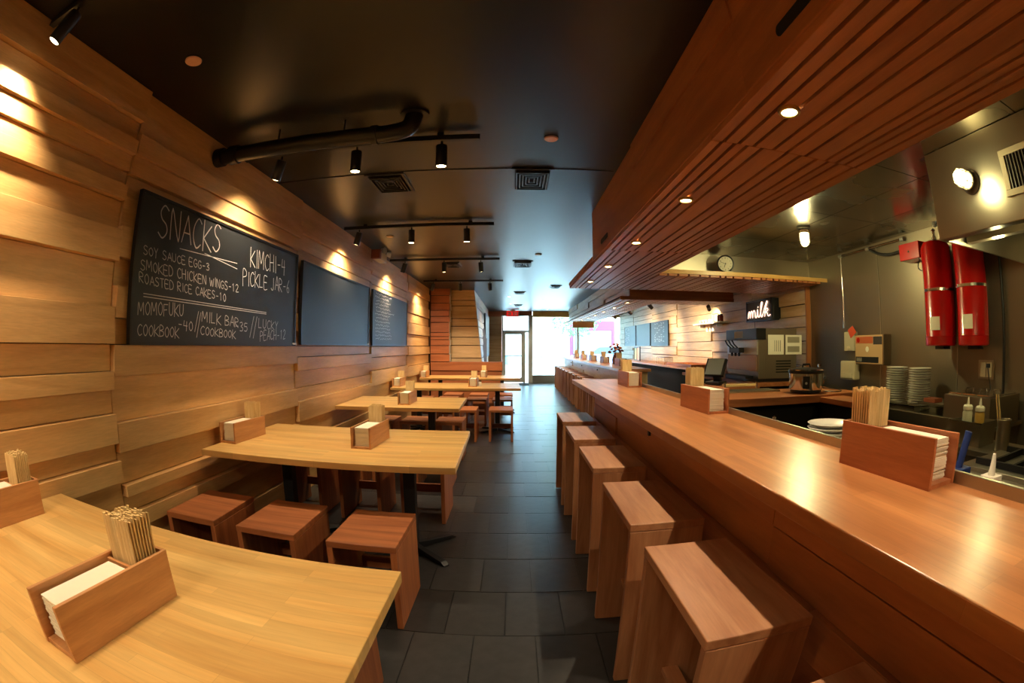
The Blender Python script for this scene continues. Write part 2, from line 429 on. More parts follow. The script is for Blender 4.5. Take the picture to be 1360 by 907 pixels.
build('handle', MB().tube([(.30, FAC_Y - .0, .95), (.30, FAC_Y - .05, .97), (.30, FAC_Y - .05, 1.25), (.30, FAC_Y, 1.27)], .012), CHROME, lf)
build('push_bar', box(-.31, .29, FAC_Y + .0, FAC_Y + .02, 1.0, 1.04), FRM, lf)
build('transom_pane', box(-.39, .44, FAC_Y + .04, FAC_Y + .048, 1.99, 2.53), GL, dr)
build('side_pane', box(.445, .56, FAC_Y + .04, FAC_Y + .048, .05, 1.92), GL, dr)
w1 = thing('window_1', None, None, (2.4, FAC_Y + .05, .28)); w1['kind'] = 'structure'
for i, (a, b_) in enumerate(((.72, 2.45), (2.45, 4.15))):
    build('pane', box(a + .02, b_ - .02, FAC_Y + .05, FAC_Y + .058, .30, 2.48), GL, w1)
    build('mullion', box(b_ - .03, b_ + .03, FAC_Y + .02, FAC_Y + .09, .28, 2.5), FRM, w1)
build('sill', box(.72, 4.15, FAC_Y - .03, FAC_Y + .12, .27, .30), FRM, w1)

# ---- right wall: steel by the kitchen, boarded beyond
YE = 5.77
wr = struct('wall_right', box(XR, XR + .12, Y0, YE, 0, ZC), STEELD)
for (a, b_) in ((Y0, -.3), (-.3, .9), (.9, 2.33), (2.33, 2.96), (2.96, 4.22), (4.22, YE)):
    build('steel_sheet', box(XR - .006, XR - .0005, a + .003, b_ - .003, .05, 2.55), STEELD, wr)
    build('joint_strip', box(XR - .010, XR - .006, b_ - .008, b_ + .008, .8, 2.50), STEEL, wr)
wr2 = struct('wall_right_boarded', box(XR - .02, XR + .12, YE + .02, Y1, 0, ZC), GAP_SHADE)
def rcol(seed, n=13):
    rr = random.Random(seed); z = ZC; out = []
    while z > .05:
        h = rr.uniform(.14, .24); zb = max(0, z - h)
        if zb < .1: zb = 0
        out.append((z, zb, rr.choice((0, .004, .014, .022)))); z = zb
    return out
PY = wood('pale', 'y')
yr = [YE, 7.55, 9.35, 11.6, 13.9, 16.2, Y1]
for i in range(6):
    seams_to_boards(wr2, rcol(i + 3), yr[i], yr[i + 1], PY, base=XR - .02, sgn=-1, gap=.006 + .001 * i, gap2=.0055)
build('edge_board', box(XR - .09, XR - .01, YE - .012, YE + .02, 0, 2.2), wood('soffit', 'z'), wr2, bevel=.002)

# ---- kitchen ceiling of steel panels and the bulkhead above the canopy
ZK = 2.55
kc = struct('ceiling_kitchen', box(1.66, XR, Y0, YE, ZK + .012, ZK + .05), STEELD)
xs = [1.66, 2.24, 2.86, 3.47, XR]; ys = [Y0, -.2, 1.05, 2.27, 3.50, 4.70, YE]
for i in range(4):
    for j in range(6):
        build('ceiling_panel', box(xs[i] + .004, xs[i + 1] - .004, ys[j] + .004, ys[j + 1] - .004, ZK, ZK + .012), STEELC, kc)
struct('wall_bulkhead', box(1.66, XR, YE, YE + .06, 2.20, ZC), STEEL)

# ---- soffit over the near counter: fascia boards, slats underneath, L-shaped canopy to the right wall
ZS = 2.19
SOX, SOY = wood('soffit', 'x'), wood('soffit', 'y')
so = struct('ceiling_soffit', box(.80, 1.62, Y0, 4.66, 2.24, ZC).box(.80, 1.62, 4.66, 6.71, 2.24, 2.262), SOY)
fz = [(Y0, 1.27, 2.52, ZC, .778), (1.27, 2.94, 2.535, ZC, .772), (2.94, 4.68, 2.525, ZC, .782),
      (Y0, 1.30, 2.215, 2.52, .776), (1.30, 4.68, 2.215, 2.53, .780)]
for a, b_, z0, z1, xx in fz:
    build('fascia_board', box(xx, .82, a + .003, b_ - .003, z0 + .001, z1 - .001), SOY, so, bevel=.002)
build('end_board', box(.785, 1.62, 4.665, 4.69, 2.24, ZC), SOX, so)
build('side_board', box(1.62, 1.645, Y0, 4.69, 2.215, ZC), SOY, so)
build('lip_board', box(.776, .80, 4.69, 6.75, 2.222, 2.262), SOY, so)
SLOT = plain('opening_shade', (6, 6, 6), .8)
for a, b_, z in ((.70, 1.02, 2.292), (3.88, 4.20, 2.30), (-1.0, -.7, 2.292)):
    n = 8; pl = []
    for k in range(n + 1): t = -pi / 2 + pi * k / n; pl.append((.7745, b_ - .022 + .022 * cos(t), z + .022 * sin(t)))
    for k in range(n + 1): t = pi / 2 + pi * k / n; pl.append((.7745, a + .022 + .022 * cos(t), z + .022 * sin(t)))
    build('slot_shade_plate', MB().prism(pl, .004, (1, 0, 0)), SLOT, so)  # no hole is cut; a black plate stands for the shaded slot
secA = [.778, .842, .912, .985, 1.085, 1.158, 1.26, 1.381, 1.445, 1.50, 1.57, 1.645]
secB = [.778, .835, .895, .955, 1.03, 1.16, 1.235, 1.33, 1.40, 1.46, 1.56, 1.645]
secC = [.778, .86, .91, 1.0, 1.07, 1.20, 1.30, 1.35, 1.43, 1.52, 1.58, 1.645]
def slats(parent, edges, y0, y1, z, mat, gap=.017, t=.03):
    for a, b_ in zip(edges[:-1], edges[1:]):
        build('slat', box(a + gap / 2, b_ - gap / 2, y0 + .002, y1 - .002, z, z + t), mat, parent, bevel=.002)
slats(so, secC, Y0, -.68, ZS, SOY); slats(so, secA, -.68, 1.67, ZS, SOY); slats(so, secB, 1.67, 4.0, ZS, SOY); slats(so, secC, 4.0, 6.75, ZS, SOY)
build('backing', box(.80, 1.62, Y0, 6.70, ZS + .031, ZS + .05), plain('backing_dark', (70, 36, 18), .7), so)
# canopy (L leg)
cn = struct('ceiling_canopy', box(1.65, XR - .1, 5.36, 6.73, ZS + .031, ZS + .046), GAP_SHADE)
e = [1.66]
rr = random.Random(5)
while e[-1] < 4.05: e.append(e[-1] + rr.uniform(.07, .15))
e[-1] = 4.04
slats(cn, e, 5.33, 6.75, ZS, SOY, gap=.022)
build('front_board', box(1.65, XR - .005, 5.315, 5.335, ZS + .026, ZS + .075), wood('table', 'x'), cn, bevel=.002)

# ---- soffit over the far counter
s2x, s2r = 1.83, 2.66
s2 = struct('ceiling_soffit_far', box(2.035, s2r, 8.25, 17.4, 2.243, ZC), GAP_SHADE)
yy = [8.2, 10.5, 12.8, 15.1, 17.4]
for i in range(4):
    for j, (za, zb) in enumerate(((ZC, 2.55), (2.55, 2.40), (2.40, 2.25))):
        build('fascia_board', box(1.985 + .012 * ((i + j) % 3), 2.034, yy[i] + .008, yy[i + 1] - .008, zb + .005, za - .005), wood('pale', 'y'), s2)
build('tray', box(s2x, s2r, 8.2, 17.4, ZS + .031, ZS + .05), GAP_SHADE, s2)
e2 = [s2x, 1.93, 2.06, 2.14, 2.26, 2.36, 2.46, 2.56, s2r]
for a, b_ in ((8.2, 10.5), (10.5, 12.8), (12.8, 15.1), (15.1, 17.4)): slats(s2, e2, a, b_, ZS, wood('pale', 'y'), gap=.032)
build('end_board', box(2.0, 4.03, 8.17, 8.25, 2.243, 2.45), SOX, s2, bevel=.002)
build('end_lip', box(s2x, 4.03, 8.15, 8.2, 2.185, 2.243), SOX, s2, bevel=.002)
cn2 = struct('ceiling_canopy_far', box(s2r, 4.03, 8.25, 9.0, ZS + .031, ZS + .05), GAP_SHADE)
e = [s2r]
while e[-1] < 4.0: e.append(e[-1] + rr.uniform(.06, .15))
e[-1] = 4.03
slats(cn2, e, 8.21, 9.0, ZS, wood('pale', 'y'), gap=.032)
build('drop_board', box(1.95, 2.66, 15.9, 15.95, 2.0, 2.19), wood('pale', 'x'), s2)

# ================================================================== LAMPS AND CEILING FITTINGS
HEADM = BLACK
def lamp_glow(): return glow('lamp_lens', (255, 226, 170), 22)
def head_parts(root, x, y, z_rail, tgt, idx, energy, size=62):
    """a track head: stem + tilted can + glowing lens; the can points at tgt"""
    piv = Vector((x, y, z_rail - .05)); d = (Vector(tgt) - piv).normalized()
    q = d
    can0 = piv - d * .02; can1 = piv + d * .125
    m = MB().cyl((x, y, z_rail - .005), piv, .008, 8)
    m.lathe([(.0, 0), (.034, .004), (.036, .012), (.036, .14), (.034, .145), (.031, .145), (.029, .128), (.0, .126)], can0, 18, d)
    h = build('spotlight_head', m, HEADM, root, smooth=True)
    build('lens', MB().lathe([(0, .0), (.028, .0), (.028, .004), (0, .006)], can0 + d * .141, 16, d), lamp_glow(), h)
    spot(can1 + d * .03, Vector(tgt), energy, size, 1.0, radius=.03)
def track(y, heads, x0, x1, label, e=60):
    t = thing('track_light', label, 'track light', ((x0 + x1) / 2, y, 2.69), group='black track lights across the dining side')
    build('rail', box(x0, x1, y - .018, y + .018, 2.655, 2.69), BLACK, t, bevel=.002)
    for xx in (x0 + .25, x1 - .25):
        build('ceiling_clip', box(xx - .02, xx + .02, y - .012, y + .012, 2.685, ZC), BLACK, t)
    for i, (hx, tg, en, sz) in enumerate(heads): head_parts(t, hx, y, 2.655, tg, i, en, sz)
    return t
track(.80, [(-1.66, (-2.05, .62, 1.7), 140, 115), (-1.02, (-1.0, .84, 0), 100, 78), (-.45, (-.45, .9, 0), 80, 78)], -1.88, -.21, 'track light nearest the camera with one lit head in the upper left corner')
track(-1.40, [(-1.60, (-2.05, -.4, 1.3), 140, 110), (-1.02, (-1.5, -.2, .6), 140, 110), (-.45, (-.45, -1.2, 0), 80, 78)], -1.88, -.21, 'added track light behind the camera, out of view')  # added out of view to put more light on the left wall
track(2.80, [(-1.57, (-1.98, 3.02, 1.5), 150, 125), (-1.01, (-1.02, 2.95, 0), 130, 78), (-.45, (-.42, 3.0, 0), 95, 78)], -1.88, -.21, 'track light beside the thick black pipe, second from the camera')
track(5.02, [(-1.70, (-2.05, 5.2, 1.4), 190, 140), (-1.10, (-1.1, 5.2, 0), 140, 84), (-.50, (-.45, 5.3, 0), 120, 90)], -1.88, -.21, 'track light above the third table, in front of the emergency light')
track(7.10, [(-1.64, (-2.05, 7.3, 1.4), 210, 145), (-1.04, (-1.0, 7.5, 0), 150, 100), (-.49, (-.30, 7.6, 0), 200, 125)], -1.88, -.21, 'track light in front of the square vent half way down the room')
track(9.50, [(-1.60, (-2.0, 9.8, 1.3), 210, 145), (-1.06, (-1.0, 10.2, 0), 170, 120), (-.47, (-.30, 10.1, 0), 220, 130)], -1.80, -.21, 'farthest track light, close to the wooden partition')

# recessed lamps in the slatted soffits
def downlight(x, y, z, label, group, e, tgt_dx=0.0, size=118):
    t = thing('recessed_downlight', label, 'downlight', (x, y, z), group=group)
    build('trim_ring', MB().lathe([(.031, .012), (.031, -.003), (.042, -.005), (.044, 0), (.044, .010)], (x, y, z), 22), plain('brass_trim', (205, 168, 96), .3, metal=.7), t, smooth=True)
    build('bulb', MB().lathe([(0, -.004), (.024, -.002), (.031, .003), (.031, .012), (0, .012)], (x, y, z), 18), glow('down_bulb', (255, 232, 176), 40), t)
    spot((x, y, z - .012), (x + tgt_dx, y, 0), e, size, .5, radius=.018)
names = ('first', 'second', 'third', 'fourth', 'fifth')
for k in range(-1, 5):
    y = 1.31 + 1.16 * k
    downlight(.956, y, ZS - .009, ('recessed downlight in the slatted soffit, %s from the camera' % names[k]) if k >= 0 else 'recessed downlight in the slatted soffit above the camera', 'downlights over the near counter', 82)
for k in range(7):
    downlight(2.10, 8.75 + 1.2 * k, ZS - .009, 'small recessed downlight in the soffit over the far counter, %s from the near end' % ('first', 'second', 'third', 'fourth', 'fifth', 'sixth', 'seventh')[k], 'downlights over the far counter', 110)

for k, (x, y) in enumerate(((-.12, 12.9), (-.10, 15.0), (.85, 14.0), (1.2, 17.2))):
    downlight(x, y, ZC - .007, 'recessed ceiling lamp near the door, %s from the partition' % ('first', 'second', 'third', 'fourth')[k], 'ceiling lamps near the door', 130, 0, 140)
# sprinkler cover discs and alarms on the ceiling
for (px, py, lab, c) in ((257, 81, 'round tan ceiling disc over the nearest table', (226, 178, 150)), (732, 184, 'round tan ceiling disc above the aisle beside the square vent', (226, 184, 160)),
                         (518, 314, 'round cream ceiling disc behind the second track light', (214, 190, 150)), (715, 338, 'round pale ceiling disc above the aisle near the middle vent', (200, 186, 168))):
    p = at(px, py, z=ZC - .006)
    t = thing('ceiling_disc', lab, 'ceiling disc', p, group='ceiling discs')
    build('cover_plate', MB().lathe([(0, -.008), (.040, -.008), (.046, -.003), (.046, .003), (0, .003)], p, 24), plain('disc_%d' % px, c, .5), t, smooth=True)
    build('mounting_ring', MB().lathe([(.030, .002), (.049, .002), (.049, .006), (.030, .006)], p, 24), BLACK, t)
# square vents
def vent(x0, x1, y0, y1, label):
    t = thing('ceiling_vent', label, 'vent', ((x0 + x1) / 2, (y0 + y1) / 2, ZC), group='black square vents in the ceiling')
    vm = plain('vent_paint', (40, 40, 42), .4)
    def ring(a, z0, z1, w, nm):
        m = MB(); X0, X1, YY0, YY1 = x0 + a, x1 - a, y0 + a * 1.5, y1 - a * 1.5
        m.box(X0, X1, YY0, YY0 + w, z0, z1).box(X0, X1, YY1 - w, YY1, z0, z1).box(X0, X0 + w, YY0 + w, YY1 - w, z0, z1).box(X1 - w, X1, YY0 + w, YY1 - w, z0, z1)
        build(nm, m, vm, t)
    ring(0, ZC - .014, ZC - .001, .022, 'frame')
    for k in range(5): ring(.032 + .025 * k, ZC - .03 + .003 * k, ZC - .004, .009, 'louver')
    build('throat_shade', box(x0 + .02, x1 - .02, y0 + .02, y1 - .02, ZC - .003, ZC - .0005), SLOT, t)  # black sheet stands for the shade inside the vent
vent(-.015, .30, 3.44, 3.95, 'square black ceiling vent over the aisle nearest the camera')
vent(-1.17, -.85, 3.47, 3.93, 'square black ceiling vent behind the first lit track, left of the aisle')
vent(-1.13, -.86, 7.55, 8.0, 'square black vent behind the third track light, left of the aisle')
vent(-.02, .30, 7.46, 8.0, 'square black ceiling vent over the aisle in the middle of the room')
vent(.0, .29, 11.7, 12.1, 'small dark ceiling vent over the aisle close to the exit sign')
vent(.80, 1.05, 10.45, 10.85, 'small dark ceiling vent beside the far soffit')
vent(.0, .29, 15.3, 15.7, 'farthest dark ceiling vent just before the door')

# black pipe at the ceiling
t = thing('drain_pipe', 'thick black pipe running under the ceiling with an elbow at its end', 'pipe', (-1.2, 2.5, 2.6))
pp = [(-1.93, 2.50, 2.585), (-1.5, 2.50, 2.585), (-.85, 2.50, 2.585), (-.70, 2.50, 2.59), (-.60, 2.50, 2.62), (-.57, 2.50, 2.71)]
build('pipe_run', MB().tube(smoothpts(pp, 6), .052, 16), plain('pipe_black', (14, 13, 12), .4), t, smooth=True)
for x in (-1.90, -1.78): build('coupling', MB().lathe([(.05, -.035), (.064, -.03), (.064, .03), (.05, .035)], (x, 2.5, 2.585), 18, (1, 0, 0)), BLACK, t, smooth=True)
build('elbow_collar', MB().lathe([(.05, -.02), (.06, -.018), (.06, .018), (.05, .02)], (-.80, 2.5, 2.585), 18, (1, 0, 0)), BLACK, t, smooth=True)
build('ceiling_flange', MB().lathe([(.052, 0), (.085, 0), (.085, .012), (.052, .012)], (-.57, 2.5, 2.695), 20), BLACK, t)
for x in (-1.45, -1.0): build('hanger', MB().tube([(x, 2.5, 2.71), (x, 2.5, 2.64)], .006, 6), BLACK, t)
# emergency light on the left wall
t = thing('emergency_light', 'cream emergency light box with two lamp heads high on the left wall', 'emergency light', (-1.9, 6.45, 2.55))
build('box', box(-1.905, -1.80, 6.25, 6.62, 2.545, 2.665), CREAM, t, bevel=.006)
for y in (6.33, 6.60):
    build('lamp_head', MB().lathe([(0, 0), (.03, .005), (.045, .05), (.045, .06), (0, .065)], (-1.80, y, 2.675), 16, (.8, .3 if y > 6.5 else -.3, -.1)), plain('lamp_grey', (190, 196, 200), .3), t, smooth=True)
build('near_side', box(-1.905, -1.78, 6.18, 6.25, 2.545, 2.665), plain('near_side_brown', (130, 62, 30), .5), t)  # near side of the box, in reddish brown

# ================================================================== CHALK LETTERING
F = {
 'A': [[(0, 0), (.3, 1), (.6, 0)], [(.12, .36), (.5, .36)]], 'B': [[(0, 0), (0, 1), (.4, .92), (.42, .66), (.05, .54), (.48, .42), (.46, .1), (0, 0)]],
 'C': [[(.52, .86), (.3, 1), (.05, .7), (.03, .3), (.25, 0), (.52, .14)]], 'D': [[(0, 0), (0, 1), (.4, .85), (.52, .45), (.35, .1), (0, 0)]],
 'E': [[(.48, 1), (0, 1), (0, 0), (.5, 0)], [(0, .52), (.4, .52)]], 'F': [[(.5, 1), (0, 1), (0, 0)], [(0, .52), (.4, .55)]],
 'G': [[(.52, .86), (.28, 1), (.04, .65), (.05, .25), (.28, 0), (.52, .2), (.52, .45), (.3, .45)]], 'H': [[(0, 0), (0, 1)], [(.5, 0), (.5, 1)], [(0, .5), (.5, .54)]],
 'I': [[(.12, 0), (.12, 1)]], 'J': [[(.4, 1), (.4, .2), (.22, 0), (.02, .15)]], 'K': [[(0, -.05), (0, 1.1)], [(.52, .95), (.02, .42), (.58, -.02)]],
 'L': [[(0, 1), (0, 0), (.45, .02)]], 'M': [[(0, 0), (.06, 1), (.33, .3), (.6, 1), (.66, 0)]], 'N': [[(0, 0), (.02, 1), (.5, 0), (.52, 1)]],
 'O': [[(.28, 1), (.04, .7), (.06, .25), (.28, 0), (.5, .3), (.5, .72), (.28, 1)]], 'P': [[(0, -.1), (0, 1), (.42, .9), (.44, .6), (.02, .48)]],
 'R': [[(0, 0), (0, 1), (.42, .9), (.42, .62), (.02, .5), (.5, 0)]], 'S': [[(.5, .9), (.25, 1.02), (.06, .8), (.15, .58), (.42, .42), (.48, .18), (.25, -.02), (.0, .12)]],
 'T': [[(.26, 0), (.26, 1)], [(0, 1), (.52, 1.02)]], 'U': [[(0, 1), (.02, .25), (.24, 0), (.46, .25), (.48, 1)]], 'W': [[(0, 1), (.16, 0), (.33, .75), (.5, 0), (.68, 1)]],
 'X': [[(0, 0), (.5, 1)], [(0, 1), (.5, 0)]], 'Y': [[(0, 1), (.25, .5), (.5, 1)], [(.25, .5), (.2, -.1)]],
 '-': [[(.1, .45), (.45, .47)]], '0': [[(.26, 1), (.04, .6), (.1, .15), (.28, 0), (.48, .35), (.44, .8), (.26, 1)]], '1': [[(.1, .8), (.24, 1), (.24, 0)]],
 '2': [[(.02, .78), (.2, 1), (.44, .8), (.35, .5), (.02, 0), (.5, .02)]], '3': [[(.03, .9), (.3, 1), (.44, .76), (.18, .55), (.46, .35), (.36, .05), (.02, .05)]],
 '4': [[(.1, 1), (.02, .45), (.5, .48)], [(.42, .95), (.36, -.1)]], '5': [[(.46, 1), (.08, .98), (.05, .58), (.36, .6), (.46, .3), (.3, .02), (.02, .06)]],
 '6': [[(.42, 1), (.1, .5), (.08, .15), (.3, 0), (.44, .22), (.28, .42), (.08, .3)]], '7': [[(.02, 1), (.48, 1), (.18, 0)]],
 '8': [[(.25, .52), (.06, .78), (.25, 1), (.44, .78), (.25, .52), (.02, .24), (.25, 0), (.48, .24), (.25, .52)]], '9': [[(.42, .65), (.2, .5), (.05, .78), (.25, 1), (.44, .78), (.38, .3), (.25, 0)]]}
TW = .74
def adv(ch): return .45 if ch == ' ' else (.34 if ch == 'I' else (.86 if ch in 'MW' else .70))
def stroke3(mb, pts, w, nrm, lift=.0015):
    nrm = Vector(nrm)
    for a, b_ in zip(pts[:-1], pts[1:]):
        d = b_ - a
        if d.length < 1e-5: continue
        d.normalize(); s = nrm.cross(d) * w * .5; e = d * w * .35
        mb.add([a - e + s + nrm * lift, a - e - s + nrm * lift, b_ + e - s + nrm * lift, b_ + e + s + nrm * lift], [(0, 1, 2, 3)])
def write(mb, text, bl, br, tl, w, nrm, jit=.05, rs=random.Random(3)):
    n = sum(adv(c) for c in text); u = (br - bl) / n; v = tl - bl; x = 0
    for ch in text:
        if ch in F:
            dy = rs.uniform(-jit, jit); sc = rs.uniform(.92, 1.06)
            for st in F[ch]:
                P = [bl + u * (x + p[0]) + v * (p[1] * sc + dy) for p in st]
                if len(P) > 3: P = smoothpts(P, 4)
                stroke3(mb, P, w * TW, nrm)
        x += adv(ch)
def chalkboard(y0, y1, z0, z1, label, xw=XL + .03, sgn=1, name='chalkboard'):
    t = thing(name, label, 'chalkboard', (xw, (y0 + y1) / 2, z0))
    d = .028 * sgn
    build('slate_panel', box(xw, xw + d * .7, y0 + .012, y1 - .012, z0 + .012, z1 - .012), CHALKB, t)
    fr = .016
    build('frame', box(xw - .001 * sgn, xw + d, y0, y0 + fr, z0, z1).box(xw - .001 * sgn, xw + d, y1 - fr, y1, z0, z1).box(xw - .001 * sgn, xw + d, y0 + fr, y1 - fr, z1 - fr, z1).box(xw - .001 * sgn, xw + d, y0 + fr, y1 - fr, z0, z0 + fr), BLACKP, t)
    return t, xw + d * .7
def RB(tl, bl, tr):
    a, b_, c = at(*tl, x=XL + .055), at(*bl, x=XL + .055), at(*tr, x=XL + .055)
    return (a.y + b_.y) / 2, c.y, b_.z, (a.z + c.z) / 2
cb, xs_ = chalkboard(*RB((191.7, 252.7), (170, 458), (396.4, 337.7)), 'framed chalkboard with a handwritten list of snacks, nearest on the left wall')
def B1(X, Y): return at(160 + X / 3.942, 240 + Y / 3.942, x=xs_)
mb = MB(); NX = (1, 0, 0)
T = [('SNACKS', (195, 285), (530, 385), (212, 120), .011), ('SOY SAUCE EGG-3', (120, 385), (470, 474), (120, 338), .006), ('SMOKED CHICKEN WINGS-12', (105, 463), (622, 586), (105, 408), .006),
     ('ROASTED RICE CAKES-10', (98, 532), (556, 632), (98, 482), .006), ('MOMOFUKU', (90, 702), (335, 708), (92, 632), .006), ('COOKBOOK', (88, 808), (310, 822), (90, 748), .006), ('-40', (300, 772), (385, 790), (300, 722), .006),
     ('MILK BAR', (425, 738), (622, 768), (427, 682), .006), ('COOKBOOK', (418, 806), (606, 826), (420, 762), .006), ('-35', (600, 784), (670, 792), (600, 738), .006),
     ('LUCKY', (722, 770), (828, 782), (724, 722), .005), ('PEACH-12', (730, 838), (866, 826), (732, 788), .005), ('KIMCHI-4', (680, 448), (866, 494), (682, 355), .008), ('PICKLE JAR-6', (640, 543), (888, 588), (642, 466), .007)]
for s, a, b_, c, w in T: write(mb, s, B1(*a), B1(*b_), B1(*c), w, NX)
for a, b_ in (((310, 355), (610, 433)), ((440, 380), (610, 462)), ((120, 590), (762, 690)), ((120, 606), (762, 698)), ((408, 685), (388, 790)), ((420, 690), (398, 820)), ((698, 710), (676, 820)), ((714, 712), (694, 824))):
    stroke3(mb, [B1(*a), B1(*b_)], .0042, NX)
build('chalk_writing', mb, CHALK, cb)
build('maker_plate', box(xs_, xs_ + .012, 3.82, 3.88, 1.381, 1.396), WHITE, cb)
cb2, xs_ = chalkboard(*RB((402, 343), (401, 458), (491, 383)), 'blank framed chalkboard in the middle of the left wall')
build('maker_plate', box(xs_, xs_ + .012, 6.05, 6.11, 1.391, 1.405), WHITE, cb2)
cb3, xs_ = chalkboard(*RB((495, 384), (495, 459), (541, 402)), 'framed chalkboard with a column of small chalk lines, farthest on the left wall')
rs = random.Random(11); mb = MB()
for k in range(14):
    z = 2.10 - k * .048; y = 6.40 + rs.uniform(0, .06); ye = y + rs.uniform(.62, 1.05)
    while y < ye:
        P = [Vector((xs_, y + q * .018, z - .006 * k * 0 + rs.uniform(-.011, .016))) for q in range(4)]
        stroke3(mb, P, .006, NX); y += .075
build('chalk_writing', mb, CHALK, cb3)['kind'] = 'stuff'

# ================================================================== TABLES, STOOLS, CADDIES
def table(x0, x1, y0, y1, rz, label, z=.74):
    cx, cy = (x0 + x1) / 2, (y0 + y1) / 2; w, d = (x1 - x0) / 2, (y1 - y0) / 2
    t = thing('dining_table', label, 'table', (cx, cy, 0), rz, 'long communal wooden tables')
    build('table_top', box(-w, w, -d, d, z - .038, z), wood('table', 'x'), t, bevel=.003, local=True)
    for sx in (-1, 1):
        px = sx * (w - .36)
        p = build('post', box(px - .038, px + .038, -.038, .038, .05, z - .05), BLACK, t, bevel=.004, local=True)
        build('top_plate', box(px - .14, px + .14, -.2, .2, z - .05, z - .039), BLACK, p, local=True)
        for a in (0, 1, 2, 3):
            ang = pi / 4 + a * pi / 2; c, s = cos(ang), sin(ang)
            m = MB(); q = [(.03, .055), (.33, .03), (.36, .012), (.36, .0065), (.03, .0065)]
            poly = [(px + r * c + .022 * s, r * s - .022 * c, zz_) for r, zz_ in q]
            build('foot', MB().prism(poly, .044, (-s, c, 0)), BLACK, t, bevel=.002, local=True)
    return t
table(-1.905, -.313, .09, 1.22, 0, 'long wooden table nearest the camera, lower left, with two caddies')
table(-1.905, -.312, 2.43, 3.56, radians(1.2), 'long wooden table behind the row of three stools, second from the camera')
table(-1.90, -.565, 4.86, 5.93, radians(1.2), 'short wooden table third from the camera, with one caddy')
table(-1.90, .10, 7.27, 8.36, radians(1.2), 'wide wooden table fourth from the camera, reaching into the aisle')
table(-1.90, .12, 9.62, 10.62, radians(1), 'wide wooden table farthest from the camera, in front of the partition')

def make_low_stool(label):
    t = thing('table_stool', label, 'stool', (0, 0, 0), 0, 'low box stools at the tables')
    w, d, h = .172, .242, .47; SX, SZ = wood('stool', 'x'), wood('stool', 'z')
    build('seat', box(-w, w, -d, d, h - .034, h), SX, t, bevel=.004, local=True)
    for s in (-1, 1): build('side_panel', box(s * w, s * (w - .03), -d + .003, d - .003, .007, h - .034), SZ, t, bevel=.003, local=True)
    build('back_rail', box(-w + .03, w - .03, d - .06, d - .035, .14, .21), SX, t, local=True)
    return t
first = [None]
def low(x0, y0, label, rz=0):
    loc = (x0 + .172, y0 + .242, 0)
    if first[0] is None:
        first[0] = make_low_stool(label); first[0].location = loc; first[0].rotation_euler.z = rz
    else: dup(first[0], loc, rz, label)
low(-.868, 1.975, 'low box stool in the front row of the second table, beside the aisle')
low(-1.388, 1.985, 'low box stool in the front row of the second table, middle of three')
low(-1.885, 1.975, 'low box stool in the front row of the second table, against the left wall', .03)
low(-.868, 1.07, 'low box stool tucked under the far side of the nearest table, by the aisle')
low(-.86, 3.50, 'low box stool under the far side of the second table, by the aisle')
low(-1.36, 3.48, 'low box stool under the far side of the second table, middle of three')
low(-1.86, 3.48, 'low box stool under the far side of the second table, against the wall')
low(-.93, 4.40, 'low box stool on the near side of the third table, by the aisle')
low(-1.36, 4.40, 'low box stool on the near side of the third table, middle of three')
low(-1.80, 4.40, 'low box stool on the near side of the third table, against the wall')
low(-.95, 5.66, 'low box stool on the far side of the third table, by the aisle')
low(-1.37, 5.66, 'low box stool on the far side of the third table, middle of three')
low(-1.80, 5.66, 'low box stool on the far side of the third table, against the wall')
low(-.35, 6.82, 'low box stool at the aisle end of the fourth table, on its near side')
low(-.87, 6.80, 'low box stool on the near side of the fourth table, second from the aisle')
low(-.36, 8.20, 'low box stool at the aisle end of the fourth table, on its far side')
low(-.81, 8.20, 'low box stool on the far side of the fourth table, second from the aisle')
low(-1.33, 8.25, 'low box stool on the far side of the fourth table, third from the aisle')
low(-1.78, 8.25, 'low box stool on the far side of the fourth table, next to the wall')
low(-.36, 9.06, 'low box stool at the aisle end of the farthest table')
low(-.83, 9.02, 'low box stool at the farthest table, second from the aisle')
low(-1.32, 9.02, 'low box stool at the farthest table, third from the aisle')

def make_bar_stool(label, group):
    t = thing('bar_stool', label, 'bar stool', (0, 0, 0), 0, group)
    w, d, h = .1435, .283, .747; SY, SZ = wood('bar', 'y'), wood('bar', 'z')
    build('seat', box(-w, w, -d, d, h - .03, h), SY, t, bevel=.004, local=True)
    for s in (-1, 1): build('end_panel', box(-w + .002, w - .002, s * d, s * (d - .03), .007, h - .03), SZ, t, bevel=.003, local=True)
    build('footrest', box(-.03, .03, -d + .03, d - .03, .22, .245), SY, t, bevel=.003, local=True)
    return t
bar0 = make_bar_stool('tall bar stool closest to the camera, cut off by the lower edge', 'tall stools at the near counter')
bar0.location = (.5525, .30, 0)
for k, (y, lab) in enumerate(((1.092, 'tall bar stool lower right with its whole seat in view, second from the camera'), (1.855, 'tall bar stool third from the camera at the near counter'), (2.69, 'tall bar stool fourth from the camera at the near counter'),
                          (3.475, 'tall bar stool fifth from the camera at the near counter'), (4.27, 'tall bar stool at the far end of the near counter, sixth from the camera'))):
    dup(bar0, (.5525, y, 0), 0, lab)
ords = ('nearest', 'second', 'third', 'fourth', 'fifth', 'sixth', 'seventh', 'eighth', 'ninth', 'tenth', 'eleventh')
for k in range(11):
    dup(bar0, (1.52, 7.75 + .82 * k, 0), 0, 'tall bar stool at the far counter, %s in its row%s' % (ords[k], '' if k else ' to the camera'), 'tall stools at the far counter')

